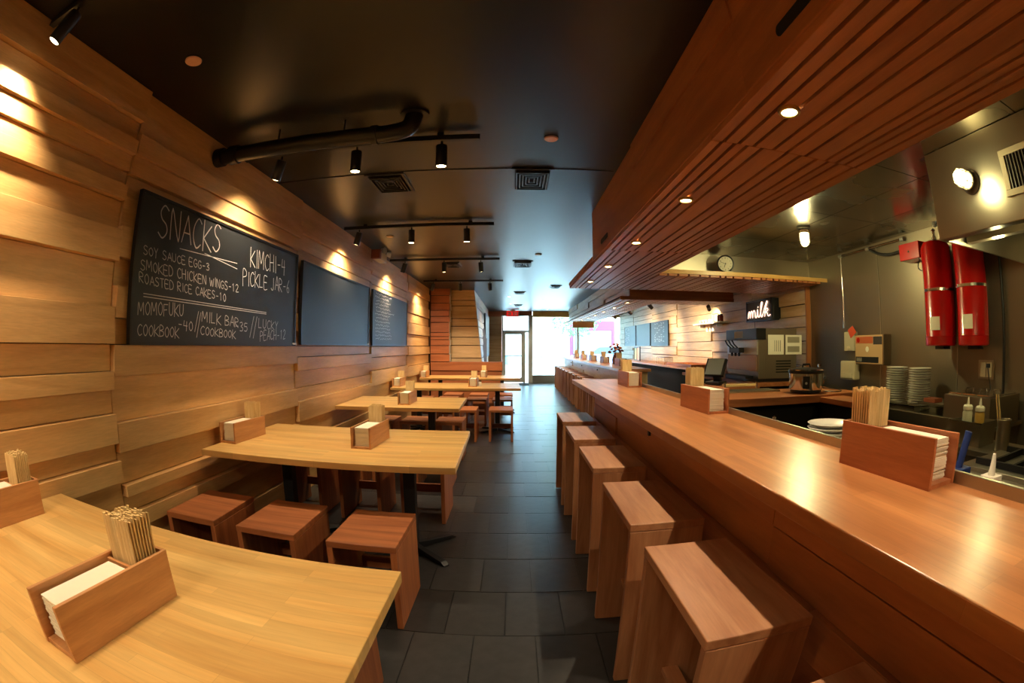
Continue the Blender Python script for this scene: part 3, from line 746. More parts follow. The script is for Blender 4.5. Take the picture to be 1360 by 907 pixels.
# caddies ---------------------------------------------------------------
CHS, CHD, CHH = .0098, .0055, .215
ch_me = None
cad_protos = {}
def caddy_thing(kind):
    cm = wood(kind, 'y'); cx = wood(kind, 'x')
    t = thing('caddy', 'x', 'caddy', (0, 0, 0))
    W2, L2, hh = .066, .205, .135
    for s in (-1, 1): build('side_panel', box(s * W2, s * (W2 - .011), -L2, L2, 0, hh), cm, t, bevel=.0015, local=True)
    build('base_board', box(-W2 + .011, W2 - .011, -L2 + .004, L2, .0, .012), cm, t, local=True)
    build('end_board', box(-W2 + .011, W2 - .011, L2 - .011, L2, .012, hh), cx, t, local=True)
    build('divider', box(-W2 + .011, W2 - .011, L2 - .125, L2 - .115, .012, hh - .012), cx, t, local=True)
    return t
def napkins(loc, rz, label, fill=.115, seed=1):
    m = MB(); rs = random.Random(seed)
    n = 24
    for k in range(n):                       # flat folded napkins, one on the other
        z = .0135 + fill * k / n; j = rs.uniform(-.0035, .0025)
        m.box(-.047 + rs.uniform(0, .003), .047 - rs.uniform(0, .003), -.176 + j, .074, z, z + fill / n * .93)
    o = build('napkin_stack', m, plain('napkin', (236, 228, 206), .85, var=.02), loc=(0, 0, 0))
    o.location = loc; o.rotation_euler.z = rz
    tag(o, label, 'napkins', 'napkin stacks in the caddies', 'stuff')
def chopsticks(loc, rz, where, individual, seed=1, dark=0):
    global ch_me
    rs = random.Random(seed); mats = wood('chop', 'z')
    nx, ny = 9, 8
    R = Matrix.Rotation(rz, 3, 'Z'); big = MB()
    for i in range(nx):
        for j in range(ny):
            x = -.046 + .092 * (i + .5) / nx; y = .097 + .084 * (j + .5) / ny
            tilt = ((i / (nx - 1) - .5) * .05, (j / (ny - 1) - .5) * .06)
            z = .0135 + rs.uniform(0, .010)
            if individual:
                if ch_me is None:
                    c = build('chopstick_pair', box(-CHS / 2, CHS / 2, -CHD / 2, CHD / 2, 0, CHH), mats, local=True); ch_me = c.data
                else:
                    c = bpy.data.objects.new('chopstick_pair', ch_me); COL.objects.link(c)
                v = R @ Vector((x, y, z)); c.location = Vector(loc) + v
                c.rotation_euler = (-tilt[1] * .7, tilt[0] * .7, rz)
                tag(c, 'pale wooden chopsticks in the caddy ' + where, 'chopsticks', 'chopsticks in the caddy ' + where)
            else:
                big.box(x - CHS / 2, x + CHS / 2, y - CHD / 2, y + CHD / 2, z, z + CHH)
    if not individual:
        o = build('chopstick_bundle', big, mats, local=True); o.location = loc; o.rotation_euler.z = rz
        tag(o, 'bundle of pale wooden chopsticks in the caddy ' + where, 'chopsticks', 'chopstick bundles', 'stuff')
def caddy(x, y, z, where, kind='caddy', rz=0, ind=False, seed=1, fill=.115):
    if kind not in cad_protos: t = cad_protos[kind] = caddy_thing(kind); t.location = (x, y, z); t.rotation_euler.z = rz
    else: t = dup(cad_protos[kind], (x, y, z), rz)
    t['label'] = 'wooden napkin and chopstick caddy ' + where; t['group'] = 'wooden caddies'
    napkins((x, y, z), rz, 'stack of white napkins in the caddy ' + where, fill, seed)
    chopsticks((x, y, z), rz, where, ind, seed)
TZ, CZ = .74, 1.01
caddy(-.912, .645, TZ, 'on the nearest table in the lower left corner', rz=radians(-2), ind=True, seed=2, fill=.105)
caddy(-1.80, .79, TZ, 'by the wall at the left edge of the picture', seed=3)
caddy(-.925, 3.01, TZ, 'in the middle of the second table', seed=4, rz=radians(-2))
caddy(-1.832, 2.86, TZ, 'beside the left wall on the second table', seed=5, rz=radians(-1.5))
caddy(-1.18, 5.29, TZ, 'on the third table', seed=6)
caddy(-1.83, 7.60, TZ, 'beside the wall on the fourth table', seed=7)
caddy(-.64, 7.74, TZ, 'in the middle of the fourth table', seed=8)
caddy(-1.83, 9.87, TZ, 'beside the wall on the farthest table', seed=9)
caddy(-.62, 10.04, TZ, 'in the middle of the farthest table', seed=10)
caddy(1.082, 1.0, CZ, 'on the near counter closest to the camera', 'caddyred', ind=True, seed=12, fill=.11, rz=radians(2))
caddy(1.09, 2.61, CZ, 'on the near counter in front of the screen terminal', 'caddyred', seed=13, rz=radians(2))
caddy(1.075, 4.40, CZ, 'at the far end of the near counter', 'caddyred', seed=14)
for k in range(5):
    caddy(1.93, 8.6 + 1.55 * k, 1.03, ('on the far counter, %s in its row' % ords[k]) if k else 'on the far counter closest to the camera', 'caddyred', seed=20 + k)
# small salt shaker by the fourth table's caddy
p = Vector((-.53, 7.66, TZ))
t = thing('salt_shaker', 'small clear shaker beside the caddy on the fourth table', 'shaker', p)
build('body', MB().lathe([(0, 0), (.022, 0), (.024, .06), (.02, .075), (0, .076)], p, 14), CERAMIC, t, smooth=True)
build('cap', MB().lathe([(.021, .076), (.02, .092), (0, .1)], p, 14), CHROME, t, smooth=True)

ORD = 'first second third fourth fifth sixth seventh eighth ninth tenth eleventh twelfth thirteenth fourteenth fifteenth sixteenth seventeenth eighteenth'.split()
def nth(k, n, what):
    return 'bottom ' + what if k == 0 else ('topmost ' + what if k == n - 1 else '%s %s from the bottom' % (ORD[k], what))

# ================================================================== COUNTERS
t = thing('bar_counter', 'long near counter with a glossy wooden top, on the right', 'counter', (.9, 2, 0))
build('counter_top', box(.646, 1.16, Y0 + .02, 5.33, .965, CZ), wood('counter', 'y'), t, bevel=.004)
build('steel_lip', box(1.161, 1.176, Y0 + .02, 5.20, .95, CZ + .032), STEEL, t, bevel=.002)
BY = wood('soffit', 'y')
build('base_core', box(.80, 1.15, Y0 + .02, 4.52, 0, .964), BY, t)
bb = [(Y0 + .02, 1.2, .84, .964, .768), (1.2, 4.53, .84, .964, .768), (Y0 + .02, 1.2, .70, .84, .768), (1.2, 3.55, .70, .84, .778), (3.55, 4.53, .70, .84, .766),
      (Y0 + .02, .9, .56, .70, .752), (.9, 3.2, .56, .70, .752), (3.2, 4.53, .56, .70, .755), (Y0 + .02, 1.6, .40, .56, .776), (1.6, 4.53, .40, .56, .77), (Y0 + .02, 2.4, .2, .40, .757), (2.4, 4.53, .2, .4, .765), (Y0 + .02, 4.53, .007, .2, .77)]
for a, b_, z0, z1, x in bb: build('board', box(x, .80, a + .002, b_ - .002, z0 + .0015, z1 - .0015), BY, t, bevel=.002)
build('hook', box(.755, .768, 2.60, 2.625, .872, .90), BLACK, t)
build('end_board', box(.79, 1.15, 4.53, 4.55, .007, .964), wood('soffit', 'z'), t)
# far counter
t = thing('bar_counter', 'far counter lit by daylight, lined with tall stools and caddies', 'counter', (1.9, 12, 0))
build('counter_top', box(1.60, 2.12, 7.25, 16.6, .985, 1.03), wood('counter', 'y'), t, bevel=.004)
PYY = wood('pale', 'y')
build('base_core', box(1.76, 2.10, 7.4, 16.55, 0, .984), PYY, t)
for i, (a, b_) in enumerate(((7.4, 9.7), (9.7, 12.0), (12.0, 14.3), (14.3, 16.55))):
    for j, (z0, z1) in enumerate(((.80, .984), (.6, .8), (.4, .6), (.2, .4), (.007, .2))):
        build('board', box(1.735 + .01 * ((i + j) % 3), 1.77, a + .003, b_ - .003, z0 + .002, z1 - .002), PYY, t)
    build('hook', box(1.72, 1.735, a + .2, a + .225, .88, .91), BLACK, t)
build('end_board', box(1.74, 2.10, 7.38, 7.4, .007, .984), wood('pale', 'z'), t)

# ================================================================== KITCHEN
GREEN = (1.0, .90, .42)
# prep line behind the near counter
t = thing('prep_table', 'low steel prep counter behind the near bar counter', 'prep counter', (1.5, 1.5, 0))
build('worktop', box(1.20, 1.85, -.9, 3.2, .82, .85), STEELD, t, bevel=.003)
build('cabinet', box(1.22, 1.80, -.88, 3.18, .10, .82), STEELD, t)
for k in range(4):
    d = build('door', box(1.80, 1.815, -.84 + k * 1.0, .10 + k * 1.0, .14, .78), STEELD, t, bevel=.003)
    build('handle', box(1.815, 1.835, -.70 + k * 1.0, -.1 + k * 1.0, .70, .72), CHROME, d)
build('toe_kick', box(1.24, 1.76, -.86, 3.16, .007, .10), BLACKP, t)
# plates behind the counter
for k in range(4):
    z = .902 + .022 * k
    o = build('plate', MB().lathe([(0, 0), (.085, 0), (.125, .018), (.130, .022), (.126, .024), (.084, .006), (0, .006)], (0, 0, 0), 36), CERAMIC, smooth=True, local=True)
    pc = at(1103, 566, z=.97); o.location = (pc.x, pc.y, z)
    tag(o, nth(k, 4, 'cream plate') + ' in the short stack behind the near counter', 'plate', 'short stack of plates behind the counter')
pc = at(1103, 566, z=.97)
o = build('plate_riser', box(pc.x - .10, pc.x + .10, pc.y - .1, pc.y + .1, .8505, .90), STEELD, loc=(pc.x, pc.y, .8505)); tag(o, 'low steel riser under the short plate stack', 'riser')
# glass cruet
p = Vector((1.44, 2.36, .85))
t = thing('sauce_jar', 'round dark red sauce jar with a silver knob behind the near counter', 'jar', p)
build('body', MB().lathe([(0, 0), (.05, 0), (.065, .03), (.06, .07), (.035, .10), (0, .102)], p, 20), plain('red_sauce', (96, 24, 18), .1, coat=.6), t, smooth=True)
build('lid_knob', MB().lathe([(.034, .10), (.03, .112), (.008, .115), (.012, .13), (0, .138)], p, 16), CHROME, t, smooth=True)
# U-shaped wooden worktop across the kitchen
t = thing('kitchen_worktop', 'wooden worktop crossing the kitchen under the rice cooker', 'worktop', (2.6, 4.1, 0))
build('cross_top', box(1.75, 3.38, 3.72, 4.45, .86, .93), wood('stool', 'x'), t, bevel=.004)
build('side_top', box(2.80, 3.10, 3.1, 3.718, .86, .91), wood('stool', 'y'), t, bevel=.004)
build('steel_strip', box(1.75, 2.62, 4.20, 4.45, .931, .945), STEEL, t)
build('cabinet', box(1.80, 3.34, 3.80, 4.42, .007, .858), plain('dark_cabinet', (20, 16, 13), .85, spec=.2), t)
build('side_cabinet', box(2.84, 3.06, 3.14, 3.798, .007, .858), plain('dark_cabinet', (20, 16, 13), .85, spec=.2), t)
for x in (2.05, 2.42): build('tap_post', MB().cyl((x, 4.36, .945), (x, 4.36, 1.02), .012, 10), CHROME, t)
# rice cooker
p = Vector((2.80, 3.98, .931))
t = thing('rice_cooker', 'round steel rice cooker with a dark lid on the wooden worktop', 'rice cooker', p)
build('body', MB().lathe([(.15, .03), (.178, .035), (.182, .06), (.182, .185), (.178, .19)], p, 36), CHROME, t, smooth=True)
build('base', MB().lathe([(0, .002), (.15, .002), (.165, .012), (.165, .03), (0, .032)], p, 36), BLACKP, t, smooth=True)
build('lid', MB().lathe([(.185, .188), (.19, .20), (.188, .215), (.16, .225), (.08, .24), (0, .243)], p, 36), BLACKP, t, smooth=True)
build('rim', MB().lathe([(.186, .212), (.191, .216), (.186, .224), (.18, .222)], p, 36), CHROME, t, smooth=True)
a = Vector((-.56, -.83, 0)).normalized(); s_ = Vector((-a.y, a.x, 0)); c0 = p + a * .181
cp = build('control_panel', MB().prism([c0 - s_ * .035 + Vector((0, 0, .05)), c0 + s_ * .035 + Vector((0, 0, .05)), c0 + s_ * .035 + Vector((0, 0, .165)), c0 - s_ * .035 + Vector((0, 0, .165))], .006, a), BLACKP, t)
build('button', MB().cyl(c0 + a * .006 + Vector((0, 0, .1)), c0 + a * .011 + Vector((0, 0, .1)), .012, 12), ALU, cp)
build('lid_handle', MB().tube([p + Vector((-.05, 0, .236)), p + Vector((-.04, 0, .27)), p + Vector((.04, 0, .27)), p + Vector((.05, 0, .236))], .009), BLACKP, t)
build('valve', MB().lathe([(.012, .235), (.012, .27), (.02, .275), (.018, .29), (0, .292)], p + Vector((.15, -.03, -.02)), 12), CHROME, t, smooth=True)
build('side_handle', MB().tube([p + Vector((.18, -.05, .13)), p + Vector((.225, -.03, .14)), p + Vector((.225, .03, .14)), p + Vector((.18, .05, .13))], .012), BLACKP, t)
o = build('power_cord', MB().tube(smoothpts([(2.98, 3.93, .942), (3.1, 3.82, .938), (3.22, 3.9, .938), (3.3, 4.1, .938), (3.2, 4.3, .938)], 5), .005, 6), BLACKP, loc=(2.98, 3.93, .931))
tag(o, 'black power cord lying behind the rice cooker', 'cord')

# back counter below the wooden wall
t = thing('back_counter', 'dark back counter below the soft serve machine', 'counter', (3.5, 7, 0))
build('worktop', box(2.95, 4.05, 5.30, 8.1, .88, .925), wood('stool', 'y'), t, bevel=.003)
build('cabinet', box(3.0, 4.05, 5.34, 8.06, .007, .88), plain('dark_cabinet', (20, 16, 13), .85, spec=.2), t)
t = thing('back_counter', 'long wooden back counter running along the boarded right wall', 'counter', (3.6, 12, 0))
build('worktop', box(3.3, 4.05, 8.6, 16.0, .93, .97), wood('counter', 'y'), t, bevel=.003)
build('cabinet', box(3.34, 4.05, 8.64, 15.96, .007, .93), plain('dark_cabinet', (20, 16, 13), .85, spec=.2), t)
# soft serve machine
SX0, SX1, SY0, SY1 = 3.02, 3.66, 5.45, 6.40
t = thing('soft_serve_machine', 'steel soft serve machine with black levers under the neon sign', 'machine', ((SX0 + SX1) / 2, (SY0 + SY1) / 2, .926))
build('body', box(SX0 + .03, SX1, SY0, SY1, .965, 1.60), STEELD, t, bevel=.006)
build('header', box(SX0, SX0 + .03, SY0 + .01, SY1 - .01, 1.46, 1.60), plain('header_blue', (52, 62, 70), .35), t, bevel=.003)
build('header_print', box(SX0 - .003, SX0, SY0 + .40, SY0 + .66, 1.485, 1.575), plain('print_grey', (176, 172, 160), .6), t)
build('header_side', box(SX0 + .0, SX0 + .14, SY0 - .008, SY0, 1.46, 1.60), BLACKP, t)
build('front_panel', box(SX0 + .015, SX0 + .03, SY0 + .02, SY1 - .02, 1.27, 1.455), plain('bright_steel', (200, 196, 188), .35, metal=.5), t)
build('lower_panel', box(SX0 + .018, SX0 + .03, SY0 + .04, SY1 - .04, 1.06, 1.265), plain('copper_steel', (190, 160, 136), .25, metal=.6), t, bevel=.003)
build('base', box(SX0 + .0, SX1, SY0 + .01, SY1 - .01, .926, .965), BLACKP, t)
build('drip_tray', box(SX0 - .10, SX0 + .02, SY0 + .12, SY1 - .2, .965, 1.0), BLACKP, t, bevel=.004)
sp = build('spout_block', box(SX0 - .07, SX0 + .015, SY0 + .38, SY0 + .70, 1.29, 1.36), BLACKP, t, bevel=.008)
for k in range(3):
    y = SY0 + .43 + k * .11
    build('spout', MB().cyl((SX0 - .045, y, 1.30), (SX0 - .045, y, 1.245), .022, 12, .016), BLACKP, sp)
    build('lever', MB().tube([(SX0 - .06, y, 1.35), (SX0 - .11, y + .02, 1.40), (SX0 - .13, y + .05, 1.455)], .010, 8), BLACKP, t)
build('side_plate', box(SX0 + .12, SX1 - .05, SY0 - .004, SY0, 1.0, 1.24), STEELD, t)
for k in range(5): build('vent_slat', box(SX0 + .30, SX0 + .54, SY0 - .008, SY0 - .004, 1.04 + .035 * k, 1.055 + .035 * k), BLACKP, t)
for k, (x0, x1, lab) in enumerate(((SX0 + .17, SX0 + .42, 'cream instruction sheet with dark strokes on the machine, nearer the levers'), (SX0 + .45, SX0 + .72, 'cream instruction sheet with two grey blocks on the machine'))):
    s = thing('paper_sheet', lab, 'paper', ((x0 + x1) / 2, SY0 - .01, 1.28))
    build('sheet', box(x0, x1, SY0 - .0135, SY0 - .009, 1.27, 1.52), PAPER, s)
    if k == 0:
        for q in range(4): build('print', box(x0 + .10 + .03 * q, x0 + .107 + .03 * q, SY0 - .0145, SY0 - .0135, 1.31, 1.45), plain('print_dark', (90, 84, 74), .8), s)
    else:
        for z in (1.30, 1.42): build('print', box(x0 + .03, x1 - .04, SY0 - .0145, SY0 - .0135, z, z + .075), plain('print_mid', (150, 142, 120), .8), s)
# screen terminal
p = at(950, 509, z=.95); TP = p
t = thing('screen_terminal', 'black screen terminal tilted on a stand', 'terminal', p, radians(-50)); t.scale = (.82, .82, .82)
build('foot', box(-.12, .12, -.10, .14, -.02, .03), BLACKP, t, bevel=.01, local=True)
build('neck', MB().prism([(-.05, .04, .03), (-.05, .12, .03), (-.05, .06, .2), (-.05, .0, .18)], .1, (1, 0, 0)), BLACKP, t, local=True)
sc = build('screen_case', MB().prism([(-.16, -.10, .12), (-.16, -.06, .09), (-.16, .09, .33), (-.16, .05, .35)], .32, (1, 0, 0)), BLACKP, t, bevel=.008, local=True)
v0, v1 = Vector((0, -.095, .128)), Vector((0, .042, .34)); nn = Vector((0, -.22, .15)).normalized() * .004
build('display', MB().add([Vector((-.13, 0, 0)) + v0 + nn, Vector((.13, 0, 0)) + v0 + nn, Vector((.13, 0, 0)) + v1 + nn, Vector((-.13, 0, 0)) + v1 + nn], [(0, 1, 2, 3)]), plain('display', (128, 132, 134), .3), sc, local=True)  # grey lightened to stand for the reflection on the screen
t = thing('terminal_stand', 'low dark wooden stand carrying the screen terminal', 'stand', (TP.x, TP.y, 0))
build('top', box(TP.x - .3, TP.x + .45, TP.y - .3, TP.y + .3, .88, .93), wood('stool', 'x'), t, bevel=.003)
build('cabinet', box(TP.x - .26, TP.x + .41, TP.y - .26, TP.y + .28, .007, .88), plain('dark_cabinet', (20, 16, 13), .85, spec=.2), t)
o = build('cutting_board', box(TP.x + .0, TP.x + .42, TP.y - .29, TP.y - .19, .931, .955), wood('chop', 'x'), bevel=.003, loc=(TP.x + .2, TP.y - .2, .931)); tag(o, 'pale cutting board in front of the screen terminal', 'board')

# milk neon sign
NB = [SY for SY in (6.55, 7.45)]
xf = 3.93
t = thing('neon_sign', 'black box sign with the word milk in white neon script', 'sign', (4.0, 7.0, 1.80))
build('case', box(xf + .02, XR - .06, 6.55, 7.45, 1.78, 2.12), BLACKP, t, bevel=.004)
build('case_rim', box(xf - .01, xf + .02, 6.55, 6.57, 1.78, 2.12).box(xf - .01, xf + .02, 7.43, 7.45, 1.78, 2.12).box(xf - .01, xf + .02, 6.57, 7.43, 1.78, 1.80).box(xf - .01, xf + .02, 6.57, 7.43, 2.10, 2.12), BLACKP, t)
build('back_panel', box(xf + .016, xf + .02, 6.57, 7.43, 1.80, 2.10), plain('neon_back', (60, 58, 54), .25), t)
# script word: strokes in (a: 0..1 left to right, b: 0..1 up); left in the picture is larger y
S = [[(.0, .06), (.03, .42), (.07, .5), (.09, .38), (.10, .08), (.12, .36), (.17, .52), (.20, .40), (.21, .08), (.23, .38), (.28, .54), (.32, .42), (.33, .14), (.37, .06), (.41, .2), (.44, .56), (.45, .2), (.49, .07), (.54, .2), (.60, .6), (.65, .95), (.62, 1.0), (.585, .8), (.575, .3), (.61, .07), (.66, .2), (.74, .6), (.83, .98), (.86, .96), (.80, .66), (.735, .08)],
     [(.735, .30), (.80, .52), (.86, .56), (.87, .44), (.78, .34), (.84, .28), (.89, .08), (.97, .16)], [(.455, .70), (.465, .76)]]
NE = glow('neon_tube', (255, 206, 176), 3.0)
for s in S:
    P = [Vector((xf + .003, 7.40 - .80 * a, 1.825 + .25 * b)) for a, b in s]
    build('neon_tube', MB().tube(smoothpts(P, 5), .007, 8), NE, t, smooth=True)
build('cord', MB().tube([(xf + .05, 7.25, 1.78), (xf + .06, 7.25, 1.62)], .004, 6), BLACKP, t)

# clock on the canopy
p = Vector((2.62, 5.50, 2.395)); ax = Vector((-.42, -.90, -.05)).normalized(); R_ = .105
t = thing('wall_clock', 'round white clock with a black rim standing on the slatted canopy', 'clock', (p.x, p.y, 2.265))
build('rim', MB().lathe([(0, -.05), (.09, -.05), (R_, -.035), (R_ + .008, .0), (R_ + .006, .014), (R_ - .008, .016), (R_ - .012, .006), (0, .006)], p, 40, ax), BLACKP, t, smooth=True)
u = ax.cross(Vector((0, 0, 1))).normalized() * -1; u = Vector((0, 0, 1)).cross(ax).normalized(); v = ax.cross(u).normalized()
fc = build('dial', MB().lathe([(0, .007), (R_ - .013, .007), (R_ - .013, .009), (0, .009)], p, 36, ax), plain('dial_white', (226, 220, 200), .5), t)
mb = MB()
for k in range(1, 13):
    a = pi / 2 - k * pi / 6; c = p + ax * .010 + (u * cos(a) + v * sin(a)) * (R_ - .032); hgt = .017; txt = str(k)
    wd = hgt * .62 * len(txt)
    write(mb, txt, c - u * wd / 2 - v * hgt / 2, c + u * wd / 2 - v * hgt / 2, c - u * wd / 2 + v * hgt / 2, .0032, ax, jit=0)
build('numerals', mb, BLACKP, fc)['kind'] = 'stuff'
def hand(ang, ln, w): 
    d = u * cos(ang) + v * sin(ang); m = MB(); stroke3(m, [p + ax * .0125 - d * .012, p + ax * .0125 + d * ln], w, ax); return m
build('hour_hand', hand(pi / 2 - radians(200), .045, .006), BLACKP, fc); build('minute_hand', hand(pi / 2 - radians(290), .07, .004), BLACKP, fc)
build('stand_foot', box(p.x - .03, p.x + .09, p.y - .04, p.y + .03, 2.2385, 2.30), CREAM, t, bevel=.004)

# vapour-tight jar lights
def jar_light(base, d, label, e, s=1.0):
    base = Vector(base); d = Vector(d).normalized()
    t = thing('jar_light', label, 'lamp', base, group='caged jar lights of the kitchen')
    build('base_plate', MB().lathe([(0, 0), (.075 * s, 0), (.075 * s, .015), (.05 * s, .03), (0, .03)], base, 24, d), plain('lamp_base', (86, 82, 72), .4, metal=.6), t, smooth=True)
    build('collar', MB().lathe([(.045 * s, .028), (.048 * s, .05), (.045 * s, .06)], base, 20, d), CREAM, t, smooth=True)
    build('glass_jar', MB().lathe([(.043 * s, .055), (.045 * s, .10), (.042 * s, .15), (.03 * s, .175), (0, .182)], base, 20, d), glow('jar_glow', (255, 246, 190), 16), t, smooth=True)
    q = Vector((0, 0, 1)).rotation_difference(d)
    for k in range(6):
        a = k * pi / 3; c, s2_ = cos(a), sin(a)
        P = [base + q @ Vector((r * s * c, r * s * s2_, z)) for r, z in ((.052, .045), (.053, .11), (.048, .16), (.02, .192))]
        build('cage_wire', MB().tube(P, .003, 6), CREAM, t)
    for z in (.06, .12): build('cage_ring', MB().lathe([(.052 * s, z - .003), (.056 * s, z), (.052 * s, z + .003)], base, 24, d), CREAM, t)
    bulb(base + d * .25, e, GREEN, .05)
p = at(1063, 330, x=2.85); jar_light((2.87, 4.02, ZK), (0, 0, -1), 'caged jar light hanging from the steel kitchen ceiling', 95)

# extraction hood
HX, HY, HZ = 2.55, 1.93, 2.0
t = thing('extraction_hood', 'large stainless extraction hood in the upper right corner', 'hood', (3.3, .4, 2.0))
build('front_panel', box(HX, HX + .02, Y0 + .3, HY, HZ, ZK - .002), STEEL, t, bevel=.004)
build('end_panel', box(HX + .021, XR - .02, HY - .02, HY, HZ, ZK - .002), STEEL, t, bevel=.003)
build('rear_panel', box(XR - .04, XR - .02, Y0 + .3, HY - .021, HZ, ZK - .002), STEELD, t)
build('drip_edge', box(HX + .021, HX + .08, Y0 + .3, HY - .021, HZ, HZ + .03), STEELD, t)
build('inner_roof', box(HX + .081, XR - .041, Y0 + .3, HY - .021, HZ + .26, HZ + .28), plain('hood_inside', (36, 32, 26), .5, metal=.5), t)
build('filter_frame', MB().prism([(2.95, Y0 + .3, HZ + .05), (2.95, Y0 + .3, HZ + .08), (3.65, Y0 + .3, HZ + .25), (3.65, Y0 + .3, HZ + .22)], HY - Y0 - .36, (0, 1, 0)), plain('hood_inside', (36, 32, 26), .5, metal=.5), t)
k = 0; y = HY - .16
while y > .2:
    build('filter_baffle', MB().prism([(2.95, y, HZ + .035), (2.95, y, HZ + .049), (3.65, y, HZ + .219), (3.65, y, HZ + .205)], .045, (0, 1, 0)), STEELD, t); y -= .10
build('gutter', box(2.88, 2.95, Y0 + .3, HY - .03, HZ + .02, HZ + .06), STEELD, t)
g0, g1 = at(1330, 212, x=HX - .012), at(1352, 262, x=HX - .012)
t = thing('vent_grille', 'cream framed vent grille on the face of the extraction hood', 'grille', (HX - .006, 1.05, 2.3))
ya, yb_, za, zb = 1.28, .72, 2.13, 2.385
build('frame', box(HX - .012, HX - .001, yb_, ya, zb - .035, zb).box(HX - .012, HX - .001, yb_, ya, za, za + .035).box(HX - .012, HX - .001, ya - .04, ya, za + .035, zb - .035).box(HX - .012, HX - .001, yb_, yb_ + .04, za + .035, zb - .035), CREAM, t, bevel=.002)
build('throat_shade', box(HX - .003, HX - .001, yb_ + .04, ya - .04, za + .035, zb - .035), SLOT, t)  # black sheet stands for the shade behind the blades
y = ya - .06
while y > yb_ + .045: build('blade', box(HX - .011, HX - .003, y, y + .006, za + .035, zb - .035), ALU, t); y -= .027
p = at(1290, 242, x=HX); jar_light((HX + .002, p.y, p.z), (-1, .0, .0), 'caged jar light on the face of the extraction hood', 13)
p = at(1320, 312, x=2.95); jar_light((2.99, 1.66, HZ + .255), (0, 0, -1), 'jar light inside the extraction hood', 35, .8)

# fire suppression tanks and their box
def tank(c, z0, z1, lab, r=.15):
    c = Vector(c)
    t = thing('suppression_tank', lab, 'tank', (c.x, c.y, z0), group='red fire suppression tanks')
    h = z1 - z0
    build('cylinder', MB().lathe([(0, 0), (r - .01, 0), (r, .01), (r, .08), (r + .004, .084), (r, .09), (r, h - .07), (r - .03, h - .02), (r * .5, h), (0, h)], (c.x, c.y, z0), 36), RED, t, smooth=True)
    build('steel_band', MB().lathe([(r + .001, -.012), (r + .005, -.012), (r + .005, .012), (r + .001, .012)], (c.x, c.y, z0 + h * .52), 36), CHROME, t)
    build('valve', MB().lathe([(.03, 0), (.03, .04), (.018, .05), (.018, .10), (.028, .105), (0, .13)], (c.x, c.y, z1 - .005), 16), CHROME, t, smooth=True)
    build('foot', box(c.x - .03, c.x + .10, c.y - .06, c.y + .06, z0 - .03, z0), BLACK, t)
    build('wall_bracket', box(c.x + r * .8, XR - .011, c.y - .05, c.y + .05, z0 + h * .48, z0 + h * .56), STEELD, t)
    m = MB(); n = 8; a0 = math.atan2(-c.y, -c.x) - .38; vs = []
    for k in range(n + 1):
        a = a0 - .33 + .66 * k / n
        for z in (.14, .26): vs.append((c.x + (r + .002) * cos(a), c.y + (r + .002) * sin(a), z0 + z))
    m.add(vs, [(2 * k, 2 * k + 2, 2 * k + 3, 2 * k + 1) for k in range(n)])
    build('paper_label', m, PAPER, t)
tank((3.90, 3.02, 0), 1.37, 2.34, 'red suppression tank on the steel wall, left of the pair', .172)
tank((3.90, 2.57, 0), 1.37, 2.34, 'red suppression tank on the steel wall, right of the pair, half behind the hood', .172)
t = thing('control_box', 'small red control box beside the suppression tanks', 'control box', (4.0, 3.45, 2.25))
build('case', box(3.94, XR - .011, 3.30, 3.62, 2.23, 2.40), RED, t, bevel=.006)
build('cover_screw', MB().cyl((3.94, 3.46, 2.31), (3.93, 3.46, 2.31), .012, 10), CHROME, t)
build('cable', MB().tube(smoothpts([(4.0, 3.36, 2.23), (3.99, 3.38, 2.14), (3.98, 3.30, 2.10), (3.99, 3.25, 2.14)], 5), .006, 6), BLACKP, t)
# conduits
t = thing('conduit', 'steel conduit along the top of the kitchen wall with a drop to the switch box', 'conduit', (4.12, 4.3, 2.4))
build('pipe_run', MB().tube([(4.110, 4.93, 2.50), (4.110, 3.75, 2.50), (4.110, 3.66, 2.50)], .014, 10), CHROME, t, smooth=True)
build('drop_pipe', MB().tube([(4.110, 4.93, 2.50), (4.110, 4.93, 1.60)], .011, 10), CHROME, t, smooth=True)
for y in (4.93, 4.35, 3.70): build('fitting', MB().lathe([(.014, -.03), (.024, -.028), (.024, .028), (.014, .03)], (4.110, y, 2.50), 12, (0, 1, 0)), ALU, t, smooth=True)
build('flex_hose', MB().tube(smoothpts([(4.12, 4.35, 2.50), (4.10, 4.15, 2.41), (4.10, 3.95, 2.37), (4.08, 3.75, 2.37), (4.06, 3.645, 2.37)], 5), .016, 8), BLACK, t, smooth=True)
t = thing('gas_pipe', 'dark valve pipe rising from the suppression tank to the ceiling', 'pipe', (3.92, 3.0, 2.47))
build('riser', MB().tube([(3.92, 3.0, 2.475), (3.92, 3.0, 2.50), (3.85, 2.85, 2.53), (3.6, 2.6, 2.53), (3.3, 2.2, 2.53)], .014, 8), BLACK, t, smooth=True)
build('joint', MB().lathe([(0, -.02), (.03, -.02), (.03, .02), (0, .02)], (3.92, 3.0, 2.50), 12), ALU, t)

